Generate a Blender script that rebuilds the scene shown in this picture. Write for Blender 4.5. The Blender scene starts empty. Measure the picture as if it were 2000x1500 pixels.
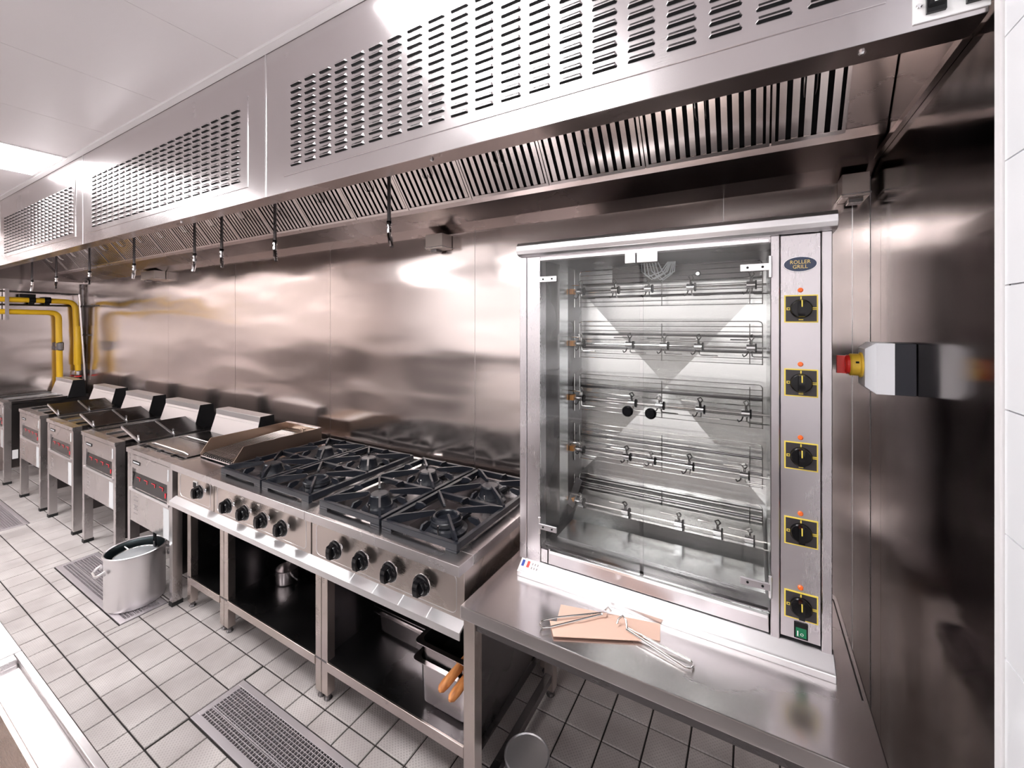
import bpy, bmesh, math, random
from mathutils import Vector, Matrix, Quaternion
random.seed(7)
R = math.radians
S = bpy.context.scene
C = S.collection

# ------------------------------------------------------------------ camera, world, exposure, lights
cam_d = bpy.data.cameras.new('camera'); cam = bpy.data.objects.new('camera', cam_d); C.objects.link(cam)
cam.location = (0, 0, 1.63); cam.rotation_euler = (R(90), 0, R(29.8))
cam_d.sensor_width = 36; cam_d.lens = 36 * 820 / 2000; cam_d.shift_y = -0.06
cam_d.clip_start = 0.02; cam_d.clip_end = 60
S.camera = cam
S.view_settings.view_transform = 'Standard'; S.view_settings.look = 'None'
S.view_settings.gamma = 1.0; S.view_settings.use_curve_mapping = False
S.view_settings.exposure = 0.30
w = bpy.data.worlds.new('world'); S.world = w; w.use_nodes = True
w.node_tree.nodes['Background'].inputs[0].default_value = (0.9, 0.93, 1, 1)
w.node_tree.nodes['Background'].inputs[1].default_value = 0.6
LAMP_STRENGTH = 17.0

CEIL = 2.77; XL = -7.16; XR = 0.353; YW = 1.87; YB = -3.4; XFAR = 3.2

# ------------------------------------------------------------------ materials
MATS = {}
def mat(name, col, rough=0.5, metal=0.0, spec=0.5, emit=None, estr=0.0, alpha=None):
    m = bpy.data.materials.new(name); m.use_nodes = True
    b = m.node_tree.nodes['Principled BSDF']
    b.inputs['Base Color'].default_value = (*col, 1); b.inputs['Roughness'].default_value = rough
    b.inputs['Metallic'].default_value = metal; b.inputs['Specular IOR Level'].default_value = spec
    if emit: b.inputs['Emission Color'].default_value = (*emit, 1); b.inputs['Emission Strength'].default_value = estr
    MATS[name] = m
    return m
def nd(m, t, **k):
    n = m.node_tree.nodes.new(t)
    for a, v in k.items(): setattr(n, a, v)
    return n
def ln(m, a, b): m.node_tree.links.new(a, b)

def steel(name, col, rough, grain=(2, 60, 60), gstr=0.15, wave=None, wstr=0.0, var=0.1, smear=0.0, aniso=0.0):
    """brushed stainless steel: fine stretched grain, optional slow waviness of the sheet, finger smears"""
    m = mat(name, col, rough, 1.0)
    b = m.node_tree.nodes['Principled BSDF']
    geo = nd(m, 'ShaderNodeNewGeometry')
    mp = nd(m, 'ShaderNodeMapping'); mp.inputs['Scale'].default_value = grain; ln(m, geo.outputs['Position'], mp.inputs['Vector'])
    n = nd(m, 'ShaderNodeTexNoise'); n.inputs['Scale'].default_value = 16; n.inputs['Detail'].default_value = 2
    ln(m, mp.outputs[0], n.inputs['Vector'])
    mr = nd(m, 'ShaderNodeMapRange'); mr.inputs[3].default_value = max(0.03, rough - var * .05); mr.inputs[4].default_value = rough + var * .05
    mr.inputs[1].default_value = 0.3; mr.inputs[2].default_value = 0.7
    ln(m, n.outputs['Fac'], mr.inputs[0])
    rsock = mr.outputs[0]
    if smear > 0:
        n3 = nd(m, 'ShaderNodeTexNoise'); n3.inputs['Scale'].default_value = 2.6; n3.inputs['Detail'].default_value = 3; n3.inputs['Roughness'].default_value = 0.5
        ln(m, geo.outputs['Position'], n3.inputs['Vector'])
        m3 = nd(m, 'ShaderNodeMapRange'); m3.inputs[1].default_value = 0.42; m3.inputs[2].default_value = 0.7; m3.inputs[3].default_value = 0; m3.inputs[4].default_value = smear
        ln(m, n3.outputs['Fac'], m3.inputs[0])
        ad = nd(m, 'ShaderNodeMath', operation='ADD'); ln(m, rsock, ad.inputs[0]); ln(m, m3.outputs[0], ad.inputs[1]); rsock = ad.outputs[0]
    ln(m, rsock, b.inputs['Roughness'])
    if wave:
        mp2 = nd(m, 'ShaderNodeMapping'); mp2.inputs['Scale'].default_value = wave; ln(m, geo.outputs['Position'], mp2.inputs['Vector'])
        n2 = nd(m, 'ShaderNodeTexNoise'); n2.inputs['Scale'].default_value = 1; n2.inputs['Detail'].default_value = 1.5
        ln(m, mp2.outputs[0], n2.inputs['Vector'])
        b2 = nd(m, 'ShaderNodeBump'); b2.inputs['Strength'].default_value = 1; b2.inputs['Distance'].default_value = wstr
        ln(m, n2.outputs['Fac'], b2.inputs['Height']); ln(m, b2.outputs[0], b.inputs['Normal'])
    if aniso:
        b.inputs['Anisotropic'].default_value = aniso
    return m

ST = steel('steel', (0.66, 0.62, 0.62), 0.24, (3, 60, 60))
ST_HOOD = steel('steel_hood', (0.66, 0.63, 0.635), 0.21, (1.5, 50, 80), 0.12, smear=0.08)
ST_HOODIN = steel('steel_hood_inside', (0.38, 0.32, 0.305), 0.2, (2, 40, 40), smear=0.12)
ST_WALL = steel('steel_wall', (0.72, 0.645, 0.62), 0.17, (1.0, 30, 45), 0.1, wave=(0.8, 1, 2.9), wstr=0.026, var=0.05, smear=0.03)
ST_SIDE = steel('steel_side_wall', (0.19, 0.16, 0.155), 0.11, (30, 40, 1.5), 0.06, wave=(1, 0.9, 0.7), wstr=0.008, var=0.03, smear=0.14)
ST_TOP = steel('steel_worktop', (0.68, 0.65, 0.65), 0.22, (4, 70, 50), 0.1, smear=0.12)
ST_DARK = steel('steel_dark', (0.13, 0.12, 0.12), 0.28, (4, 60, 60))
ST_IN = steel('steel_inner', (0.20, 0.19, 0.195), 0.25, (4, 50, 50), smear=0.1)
ST_PANEL = steel('steel_warm_panel', (0.64, 0.57, 0.53), 0.27, (3, 60, 60), smear=0.06)
ST_FILTER = steel('steel_filter', (0.58, 0.52, 0.50), 0.17, (40, 3, 3))
ST_CHAR = steel('heat_stained_steel', (0.40, 0.30, 0.24), 0.34, (5, 30, 30), smear=0.15)
ST_FRYER = steel('steel_fryer', (0.62, 0.59, 0.585), 0.26, (50, 50, 4), smear=0.06)
ST_DECK = steel('steel_fryer_deck', (0.22, 0.21, 0.21), 0.17, (50, 5, 5), smear=0.15)
ST_OVEN = steel('steel_oven', (0.62, 0.59, 0.61), 0.27, (50, 50, 4), smear=0.08)
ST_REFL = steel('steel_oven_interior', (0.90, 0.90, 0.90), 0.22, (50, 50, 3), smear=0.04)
ST_FLUE = steel('steel_flue', (0.78, 0.76, 0.76), 0.42, (3, 50, 50))
ST_BRIGHT = mat('bright_steel_edge', (0.86, 0.85, 0.86), 0.30, 1.0)
CHROME = mat('chrome', (0.85, 0.85, 0.86), 0.08, 1.0)
WIRE = mat('plated_wire', (0.78, 0.76, 0.74), 0.16, 1.0)
IRON = None
def iron():
    m = mat('enamelled_cast_iron', (0.012, 0.014, 0.020), 0.33, 0.0, 0.5)
    b = m.node_tree.nodes['Principled BSDF']
    n = nd(m, 'ShaderNodeTexNoise'); n.inputs['Scale'].default_value = 220
    g = nd(m, 'ShaderNodeNewGeometry'); ln(m, g.outputs['Position'], n.inputs['Vector'])
    bp = nd(m, 'ShaderNodeBump'); bp.inputs['Strength'].default_value = 0.35; bp.inputs['Distance'].default_value = 0.001
    ln(m, n.outputs['Fac'], bp.inputs['Height']); ln(m, bp.outputs[0], b.inputs['Normal'])
    return m
IRON = iron()
BLACK = mat('black_plastic', (0.005, 0.005, 0.006), 0.12, 0, 0.35)
BLACKM = mat('black_matt', (0.006, 0.006, 0.007), 0.5, 0, 0.25)
SLOT = mat('dark_opening', (0.01, 0.01, 0.011), 0.7, 0, 0.2)
PLATE = mat('black_switch_plate', (0.035, 0.03, 0.032), 0.4)
YELLOW = mat('yellow_print', (0.85, 0.66, 0.10), 0.5)
GASY = mat('yellow_pipe_paint', (0.92, 0.56, 0.02), 0.28, 0, 0.5)
ORANGE = mat('orange_lens', (0.9, 0.16, 0.03), 0.2)
BRONZE = mat('bronze_bush', (0.80, 0.36, 0.10), 0.35, 0.3)
RED = mat('red_handle', (0.85, 0.03, 0.02), 0.3)
YHANDLE = mat('yellow_collar', (0.95, 0.62, 0.06), 0.35)
BOXGREY = mat('light_grey_cover', (0.88, 0.89, 0.93), 0.35)
BOXDARK = mat('dark_grey_base', (0.02, 0.022, 0.03), 0.4)
WHITEP = mat('white_plastic', (0.85, 0.85, 0.86), 0.35)
GREEN = mat('green_rocker', (0.01, 0.16, 0.07), 0.25)
NAVY = mat('navy_badge', (0.03, 0.045, 0.09), 0.3)
GOLD = mat('gold_print', (0.75, 0.58, 0.20), 0.35, 0.4)
BLUE = mat('flag_blue', (0.02, 0.06, 0.35), 0.4)
REDP = mat('flag_red', (0.75, 0.06, 0.04), 0.4)
WHT = mat('white_print', (0.9, 0.9, 0.9), 0.4)
LEDRED = mat('red_led', (0.5, 0.01, 0.01), 0.4, 0, 0.5, (1.0, 0.03, 0.08), 0.35)
PAPER = mat('paper_label', (0.74, 0.76, 0.78), 0.55)
PRINTG = mat('grey_print', (0.33, 0.30, 0.30), 0.5)
ALU = mat('satin_aluminium', (0.80, 0.78, 0.79), 0.34, 0.9)
POTIN = mat('pot_inside_aluminium', (0.30, 0.36, 0.38), 0.3, 1.0)
SIEVE = mat('wire_cloth', (0.55, 0.58, 0.60), 0.4, 0.7)
CANM = mat('tin_can', (0.62, 0.62, 0.64), 0.3, 0.9)
CANLID = mat('blue_grey_lid', (0.38, 0.42, 0.66), 0.35, 0.0)
CARD = mat('cardboard', (0.74, 0.50, 0.40), 0.8)
WHITE_FRAME = mat('white_trim', (0.82, 0.80, 0.81), 0.5)
CABLE = mat('pale_cable', (0.75, 0.78, 0.8), 0.35)
RUBBER = mat('rubber', (0.015, 0.015, 0.015), 0.7)
def wood():
    m = mat('orange_wood', (0.8, 0.35, 0.1), 0.45)
    b = m.node_tree.nodes['Principled BSDF']
    g = nd(m, 'ShaderNodeNewGeometry'); mp = nd(m, 'ShaderNodeMapping'); mp.inputs['Scale'].default_value = (60, 12, 25)
    n = nd(m, 'ShaderNodeTexNoise'); n.inputs['Scale'].default_value = 1; r = nd(m, 'ShaderNodeValToRGB')
    r.color_ramp.elements[0].color = (0.42, 0.13, 0.03, 1); r.color_ramp.elements[1].color = (0.85, 0.36, 0.12, 1)
    r.color_ramp.elements[0].position = 0.3; r.color_ramp.elements[1].position = 0.62
    ln(m, g.outputs['Position'], mp.inputs[0]); ln(m, mp.outputs[0], n.inputs['Vector']); ln(m, n.outputs['Fac'], r.inputs[0]); ln(m, r.outputs[0], b.inputs['Base Color'])
    return m
WOOD = wood()
def tile_mat():
    m = mat('floor_tile', (0.60, 0.56, 0.545), 0.42, 0, 0.45)
    b = m.node_tree.nodes['Principled BSDF']
    g = nd(m, 'ShaderNodeNewGeometry'); oi = nd(m, 'ShaderNodeObjectInfo')
    n = nd(m, 'ShaderNodeTexNoise'); n.inputs['Scale'].default_value = 5; n.inputs['Detail'].default_value = 6
    ln(m, g.outputs['Position'], n.inputs['Vector'])
    r = nd(m, 'ShaderNodeValToRGB')
    r.color_ramp.elements[0].color = (0.50, 0.455, 0.445, 1); r.color_ramp.elements[1].color = (0.69, 0.645, 0.63, 1)
    r.color_ramp.elements[0].position = 0.32; r.color_ramp.elements[1].position = 0.68
    ln(m, n.outputs['Fac'], r.inputs[0])
    # per tile tone
    hs = nd(m, 'ShaderNodeHueSaturation'); mr = nd(m, 'ShaderNodeMapRange'); mr.inputs[3].default_value = 0.93; mr.inputs[4].default_value = 1.06
    ln(m, oi.outputs['Random'], mr.inputs[0]); ln(m, mr.outputs[0], hs.inputs['Value']); ln(m, r.outputs[0], hs.inputs['Color'])
    # raised anti-slip studs in diagonal rows
    mp = nd(m, 'ShaderNodeMapping'); mp.inputs['Rotation'].default_value = (0, 0, R(45)); mp.inputs['Scale'].default_value = (95, 95, 0)
    ln(m, g.outputs['Position'], mp.inputs[0])
    v = nd(m, 'ShaderNodeTexVoronoi'); v.inputs['Scale'].default_value = 1; v.inputs['Randomness'].default_value = 0
    ln(m, mp.outputs[0], v.inputs['Vector'])
    mr2 = nd(m, 'ShaderNodeMapRange'); mr2.inputs[1].default_value = 0.18; mr2.inputs[2].default_value = 0.36; mr2.inputs[3].default_value = 1; mr2.inputs[4].default_value = 0
    ln(m, v.outputs['Distance'], mr2.inputs[0])
    mx = nd(m, 'ShaderNodeMix', data_type='RGBA'); mx.inputs[7].default_value = (0.36, 0.32, 0.31, 1)
    ml = nd(m, 'ShaderNodeMath', operation='MULTIPLY'); ml.inputs[1].default_value = 0.42
    ln(m, mr2.outputs[0], ml.inputs[0]); ln(m, ml.outputs[0], mx.inputs[0]); ln(m, hs.outputs[0], mx.inputs[6])
    ln(m, mx.outputs[2], b.inputs['Base Color'])
    bp = nd(m, 'ShaderNodeBump'); bp.inputs['Strength'].default_value = 0.5; bp.inputs['Distance'].default_value = 0.001
    ln(m, mr2.outputs[0], bp.inputs['Height']); ln(m, bp.outputs[0], b.inputs['Normal'])
    return m
TILE = tile_mat()
GROUT = mat('dark_grout', (0.022, 0.018, 0.017), 0.8)
ST_DRAIN = mat('satin_drain_steel', (0.74, 0.69, 0.72), 0.45, 0.8)
WTILE = mat('white_wall_tile', (0.84, 0.85, 0.88), 0.18, 0, 0.5)
WGROUT = mat('pale_grout', (0.70, 0.70, 0.74), 0.8)
CEILM = mat('ceiling_panel_white', (0.77, 0.735, 0.75), 0.35, 0, 0.35)
CEILG = mat('ceiling_joint', (0.55, 0.52, 0.52), 0.7)
ROOMW = mat('room_wall_white', (0.88, 0.86, 0.855), 0.4)
LAMPM = mat('lamp_diffuser', (0.95, 0.95, 0.95), 0.4, 0, 0.3, (1.0, 0.985, 0.985), LAMP_STRENGTH)
def glass():
    m = bpy.data.materials.new('door_glass'); m.use_nodes = True; nt = m.node_tree; nt.nodes.clear()
    o = nd(m, 'ShaderNodeOutputMaterial'); t = nd(m, 'ShaderNodeBsdfTransparent'); t.inputs[0].default_value = (0.985, 0.995, 0.99, 1)
    g = nd(m, 'ShaderNodeBsdfGlossy'); g.inputs['Roughness'].default_value = 0.01
    f = nd(m, 'ShaderNodeFresnel'); f.inputs['IOR'].default_value = 1.45
    x = nd(m, 'ShaderNodeMixShader'); ln(m, f.outputs[0], x.inputs[0]); ln(m, t.outputs[0], x.inputs[1]); ln(m, g.outputs[0], x.inputs[2]); ln(m, x.outputs[0], o.inputs[0])
    return m
GLASS = glass()

# ------------------------------------------------------------------ mesh builder
class MB:
    def __init__(s): s.v = []; s.f = []; s.m = []; s.mats = []
    def mi(s, m):
        if m not in s.mats: s.mats.append(m)
        return s.mats.index(m)
    def add(s, vs, fs, m):
        o = len(s.v); k = s.mi(m); s.v += [tuple(v) for v in vs]
        for f in fs: s.f.append(tuple(i + o for i in f)); s.m.append(k)
    def box(s, x0, x1, y0, y1, z0, z1, m):
        v = [(x, y, z) for z in (z0, z1) for y in (y0, y1) for x in (x0, x1)]
        s.add(v, [(0, 2, 3, 1), (4, 5, 7, 6), (0, 1, 5, 4), (2, 6, 7, 3), (0, 4, 6, 2), (1, 3, 7, 5)], m); return s
    def prism(s, poly, axis, a0, a1, m):
        """poly of (u,v); axis 'x': (y,z), 'y': (x,z), 'z': (x,y)"""
        n = len(poly)
        def P(u, v, a): return {'x': (a, u, v), 'y': (u, a, v), 'z': (u, v, a)}[axis]
        v = [P(u, q, a0) for u, q in poly] + [P(u, q, a1) for u, q in poly]
        s.add(v, [tuple(range(n))[::-1], tuple(range(n, 2 * n))] + [(i, (i + 1) % n, n + (i + 1) % n, n + i) for i in range(n)], m); return s
    def quadbox(s, pts, th, m):
        """four corner points + thickness vector"""
        t = Vector(th); p = [Vector(q) for q in pts]
        s.add(p + [q + t for q in p], [(3, 2, 1, 0), (4, 5, 6, 7)] + [(i, (i + 1) % 4, 4 + (i + 1) % 4, 4 + i) for i in range(4)], m); return s
    def tube(s, pts, r, m, n=8, caps=True):
        P = [Vector(p) for p in pts]; rs = r if isinstance(r, (list, tuple)) else [r] * len(P)
        d0 = (P[1] - P[0]).normalized(); up = Vector((0, 0, 1)) if abs(d0.z) < 0.9 else Vector((1, 0, 0))
        u = d0.cross(up).normalized(); vs = []
        for i, p in enumerate(P):
            d = ((P[min(i + 1, len(P) - 1)] - P[max(i - 1, 0)])).normalized()
            u = (u - d * u.dot(d)).normalized(); w_ = d.cross(u)
            for k in range(n):
                a = 2 * math.pi * k / n; vs.append(p + (u * math.cos(a) + w_ * math.sin(a)) * rs[i])
        fs = [(i * n + k, i * n + (k + 1) % n, (i + 1) * n + (k + 1) % n, (i + 1) * n + k) for i in range(len(P) - 1) for k in range(n)]
        if caps: fs += [tuple(range(n))[::-1], tuple(range((len(P) - 1) * n, len(P) * n))]
        s.add(vs, fs, m); return s
    def lathe(s, prof, c, m, axis='z', n=28, sgn=1, caps=True):
        vs = []
        for r, h in prof:
            for k in range(n):
                a = 2 * math.pi * k / n; x, y = r * math.cos(a), r * math.sin(a); h_ = h * sgn
                vs.append({'z': (c[0] + x, c[1] + y, c[2] + h_), 'y': (c[0] + x, c[1] + h_, c[2] + y), 'x': (c[0] + h_, c[1] + x, c[2] + y)}[axis])
        L = len(prof)
        fs = [(i * n + k, i * n + (k + 1) % n, (i + 1) * n + (k + 1) % n, (i + 1) * n + k) for i in range(L - 1) for k in range(n)]
        if caps: fs += [tuple(range(n))[::-1], tuple(range((L - 1) * n, L * n))]
        s.add(vs, fs, m); return s
    def cyl(s, c, r, h, m, axis='z', n=20): return s.lathe([(r, 0), (r, h)], c, m, axis, n)
    def mesh(s, name, off=(0, 0, 0), bevel=0, smooth=False):
        me = bpy.data.meshes.new(name)
        me.from_pydata([(a - off[0], b - off[1], c - off[2]) for a, b, c in s.v], [], s.f)
        for m in s.mats: me.materials.append(m)
        me.polygons.foreach_set('material_index', s.m)
        bm = bmesh.new(); bm.from_mesh(me)
        bmesh.ops.recalc_face_normals(bm, faces=bm.faces)
        if bevel: bmesh.ops.bevel(bm, geom=bm.edges[:] , offset=bevel, segments=2 if bevel > .0015 else 1, affect='EDGES', profile=0.6)
        if smooth:
            for f in bm.faces: f.smooth = True
            for e in bm.edges:
                if len(e.link_faces) == 2 and e.calc_face_angle(0) > R(35): e.smooth = False
        bm.to_mesh(me); bm.free(); me.update()
        return me

def tagit(o, label=None, cat=None, group=None, kind=None):
    if label: o['label'] = label
    if cat: o['category'] = cat
    if group: o['group'] = group
    if kind: o['kind'] = kind
    return o
OFF = {}
def thing(name, label, cat, loc, group=None, kind=None):
    o = bpy.data.objects.new(name, None); C.objects.link(o); o.location = loc; o.empty_display_size = 0.05
    OFF[o.name] = tuple(loc); return tagit(o, label, cat, group, kind)
def part(name, mb, parent, bevel=0, smooth=False, label=None, kind=None):
    off = OFF[parent.name]
    o = bpy.data.objects.new(name, mb.mesh(name, off, bevel, smooth)); C.objects.link(o); o.parent = parent
    OFF[o.name] = off
    return tagit(o, label=label, kind=kind)
def solo(name, mb, label, cat, loc, group=None, bevel=0, smooth=False, kind=None):
    o = bpy.data.objects.new(name, mb.mesh(name, loc, bevel, smooth)); C.objects.link(o); o.location = loc; OFF[o.name] = tuple(loc)
    return tagit(o, label, cat, group, kind)
def struct(name, mb, bevel=0, loc=(0, 0, 0)):
    return solo(name, mb, None, None, loc, None, bevel, False, 'structure')
def copy_tree(o, parent=None):
    c = o.copy(); C.objects.link(c)
    if parent: c.parent = parent
    OFF[c.name] = OFF[o.name]
    for ch in list(o.children): copy_tree(ch, c)
    return c
def text_mb(mb, txt, size, origin, ux, uy, m, depth=0.0006, align='CENTER', xs=1.0):
    """lettering as thin raised mesh; ux, uy unit vectors of the text plane"""
    cu = bpy.data.curves.new('t', 'FONT'); cu.body = txt; cu.size = size; cu.align_x = align; cu.align_y = 'CENTER'; cu.extrude = 0; cu.resolution_u = 2
    ob = bpy.data.objects.new('t', cu); me = ob.to_mesh()
    ux, uy = Vector(ux), Vector(uy); nn = ux.cross(uy)
    vs = [Vector(origin) + ux * v.co.x * xs + uy * v.co.y + nn * depth for v in me.vertices]
    mb.add(vs, [tuple(p.vertices) for p in me.polygons], m)
    ob.to_mesh_clear(); bpy.data.objects.remove(ob); bpy.data.curves.remove(cu)

# ------------------------------------------------------------------ floor
DRAINS = [(-2.012, -0.81, 0.843, 1.053), (-4.03, -2.96, 0.915, 1.125), (-6.35, -5.10, 0.80, 1.01)]
def cut(x0, x1, y0, y1, holes):
    """rectangle minus holes -> list of rectangles"""
    rs = [(x0, x1, y0, y1)]
    for a, b, c, d in holes:
        out = []
        for r in rs:
            X0, X1, Y0, Y1 = r
            if X1 <= a or X0 >= b or Y1 <= c or Y0 >= d: out.append(r); continue
            if X0 < a: out.append((X0, a, Y0, Y1))
            if X1 > b: out.append((b, X1, Y0, Y1))
            m0, m1 = max(X0, a), min(X1, b)
            if Y0 < c: out.append((m0, m1, Y0, c))
            if Y1 > d: out.append((m0, m1, d, Y1))
        rs = out
    return [r for r in rs if r[1] - r[0] > .012 and r[3] - r[2] > .012]
holes = [(a - .007, b + .004, c - .004, d + .004) for a, b, c, d in DRAINS]
fm = MB().box(XL, XFAR, YB, YW, -0.10, -0.052, GROUT)
for r in cut(XL, XFAR, YB, YW, DRAINS): fm.box(*r, -0.052, -0.006, GROUT)
fl = struct('floor', fm)
P = 0.15; G = 0.0031
tiles = []
ix0 = int(math.floor((XL + 2.012) / P)); ix1 = int(math.ceil((XFAR + 2.012) / P))
iy0 = int(math.floor((YB - 0.6936) / P)); iy1 = int(math.ceil((YW - 0.6936) / P))
for i in range(ix0, ix1):
    for j in range(iy0, iy1):
        x0, y0 = -2.012 + i * P, 0.6936 + j * P
        full = (max(x0, XL), min(x0 + P, XFAR), max(y0, YB), min(y0 + P, YW))
        rs = cut(*full, holes)
        for r in rs:
            cx, cy = (r[0] + r[1]) / 2, (r[2] + r[3]) / 2
            d = -0.497 * cx + 0.8678 * cy; rr = 0.8678 * cx + 0.497 * cy
            vis = False
            if d > 0.3:
                px = 1000 + 820 * rr / d; py = 630 + 820 * 1.63 / d
                vis = -20 < px < 2020 and py < 1540 and cy > 0.30
                hidden = (cx > -0.83 and cy < 1.0) or (cx > 0.23)
                vis = vis and not hidden
            is_full = abs((r[1] - r[0]) - P) < 1e-4 and abs((r[3] - r[2]) - P) < 1e-4
            tiles.append((0 if vis else 1, d if d > 0 else 99, r, is_full))
tiles.sort(key=lambda t: (t[0], t[1]))
def tile_mb(r):
    x0, x1, y0, y1 = r; b = .0022; m = MB()
    X0, X1, Y0, Y1 = x0 + G, x1 - G, y0 + G, y1 - G
    v = [(X0, Y0, -.0058), (X1, Y0, -.0058), (X1, Y1, -.0058), (X0, Y1, -.0058), (X0, Y0, -.0018), (X1, Y0, -.0018), (X1, Y1, -.0018), (X0, Y1, -.0018),
         (X0 + b, Y0 + b, 0), (X1 - b, Y0 + b, 0), (X1 - b, Y1 - b, 0), (X0 + b, Y1 - b, 0)]
    m.add(v, [(i, (i + 1) % 4, 4 + (i + 1) % 4, 4 + i) for i in range(4)] + [(4 + i, 4 + (i + 1) % 4, 8 + (i + 1) % 4, 8 + i) for i in range(4)] + [(8, 9, 10, 11)], TILE)
    return m
proto_tile = tile_mb((-P / 2, P / 2, -P / 2, P / 2)).mesh('tile')
rest = MB(); nt = 0
for k, (hid, d, r, full) in enumerate(tiles):
    if not hid and nt < 300:
        nt += 1
        cx, cy = (r[0] + r[1]) / 2, (r[2] + r[3]) / 2
        me = proto_tile if full else tile_mb((r[0] - cx, r[1] - cx, r[2] - cy, r[3] - cy)).mesh('tile')
        o = bpy.data.objects.new('tile', me); C.objects.link(o); o.parent = fl
        o.location = (cx, cy, random.uniform(-.0004, .0003))
    else:
        m = tile_mb(r); rest.add(m.v, m.f, TILE)
part('tile_field', rest, fl, kind='stuff')

# ------------------------------------------------------------------ ceiling
LAMPS = [(-1.20, -0.59, -0.22, 0.99), (-4.83, -4.10, -0.22, 0.99), (-1.20, -0.47, -2.9, -1.7), (-3.38, -2.66, -2.9, -1.7), (-5.56, -4.83, -2.9, -1.7), (2.0, 2.72, -2.0, -0.8)]  # last four are unseen lamps, added to brighten the room and its reflections
ce = struct('ceiling', MB().box(XL, XFAR, YB, YW, CEIL + .012, CEIL + .08, CEILG))
PX = 0.7275
k0 = int(math.floor((XL + 1.2) / PX))
for i in range(k0, 7):
    x0 = -1.20 + i * PX; x1 = x0 + PX
    for (ya, yb) in ((YB, -2.0), (-2.0, -0.25), (-0.25, 1.012)):
        for r in cut(max(x0, XL), min(x1, XFAR), ya, yb, LAMPS):
            if r[1] - r[0] < .05: continue
            part('ceiling_panel', MB().box(r[0] + .0012, r[1] - .0012, r[2] + .0012, r[3] - .0012, CEIL, CEIL + .0125, CEILM), ce)
struct('trim_1', MB().box(XL, XR, 0.985, 1.018, CEIL - .012, CEIL, WHITE_FRAME))
names = ['right-hand ceiling panel lamp near the camera', 'ceiling panel lamp at the left edge above the fryers', 'added rear ceiling panel lamp behind the camera', 'added rear ceiling panel lamp over the far aisle', 'added ceiling panel lamp past the tiled wall']
LL = ['recessed white LED panel lamp glowing in the hood above the ranges', 'recessed white LED panel lamp in the ceiling above the fryer aisle',
      'unseen panel lamp added for more light behind, nearest the tiled wall', 'unseen panel lamp added for more light behind, over the middle of the aisle', 'unseen panel lamp added for more light behind, over the fryer end', 'unseen panel lamp added for more light around the tiled corner']
for (a, b, c, d), lb in zip(LAMPS, LL):
    t = thing('ceiling_light', lb, 'lamp', ((a + b) / 2, (c + d) / 2, CEIL - .006), group='ceiling panel lamps')
    m = MB(); q = .022
    m.box(a, b, c, c + q, CEIL - .006, CEIL + .012, WHITE_FRAME).box(a, b, d - q, d, CEIL - .006, CEIL + .012, WHITE_FRAME)
    m.box(a, a + q, c + q, d - q, CEIL - .006, CEIL + .012, WHITE_FRAME).box(b - q, b, c + q, d - q, CEIL - .006, CEIL + .012, WHITE_FRAME)
    part('lamp_frame', m, t)
    part('diffuser', MB().box(a + q, b - q, c + q, d - q, CEIL - .003, CEIL + .01, LAMPM), t)

# ------------------------------------------------------------------ walls
wb = struct('wall_back', MB().box(XL - .1, XR + .1, YW + .003, YW + .12, 0, 2.8, ST_BRIGHT))
xs = [XL, -6.10, -4.90, -3.70, -2.50, -1.302, -0.10, 0.304, XR]
for a, b in zip(xs, xs[1:]):
    part('steel_panel', MB().box(a + .0015, b - .0015, YW, YW + .0028, 0, 2.79, ST_WALL), wb)
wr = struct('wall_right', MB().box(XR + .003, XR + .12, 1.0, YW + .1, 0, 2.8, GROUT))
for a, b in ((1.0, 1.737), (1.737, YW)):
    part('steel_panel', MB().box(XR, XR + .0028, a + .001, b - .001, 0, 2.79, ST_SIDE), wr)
struct('trim_2', MB().box(XR - .004, XR + .006, 0.985, 1.004, 0, CEIL, WHITE_FRAME))
wt = struct('wall_tiled', MB().box(XR + .008, XR + .12, -0.9, 0.985, 0, 2.8, WGROUT))
for j in range(14):
    z0 = 0.09 + 0.2 * j - .2
    for i in range(5):
        y1 = 0.983 - 0.4 * i + (0.2 if j % 2 else 0); y0 = y1 - .4
        y1 = min(y1, .983); y0 = max(y0, -.9)
        if y1 - y0 < .02: continue
        part('wall_tile', MB().box(XR, XR + .0085, y0 + .0012, y1 - .0012, max(0, z0 + .0012), min(2.79, z0 + .1988), WTILE), wt)
struct('wall_left', MB().box(XL - .1, XL, YB, YW, 0, 2.8, ST_WALL))
struct('wall_behind', MB().box(XL - .1, XFAR + .1, YB - .1, YB, 0, 2.8, ROOMW))
struct('wall_far_right', MB().box(XFAR, XFAR + .1, YB, -0.8, 0, 2.8, ROOMW))
struct('wall_corner', MB().box(XR + .12, XFAR + .1, -0.9, -0.8, 0, 2.8, ROOMW))

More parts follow.
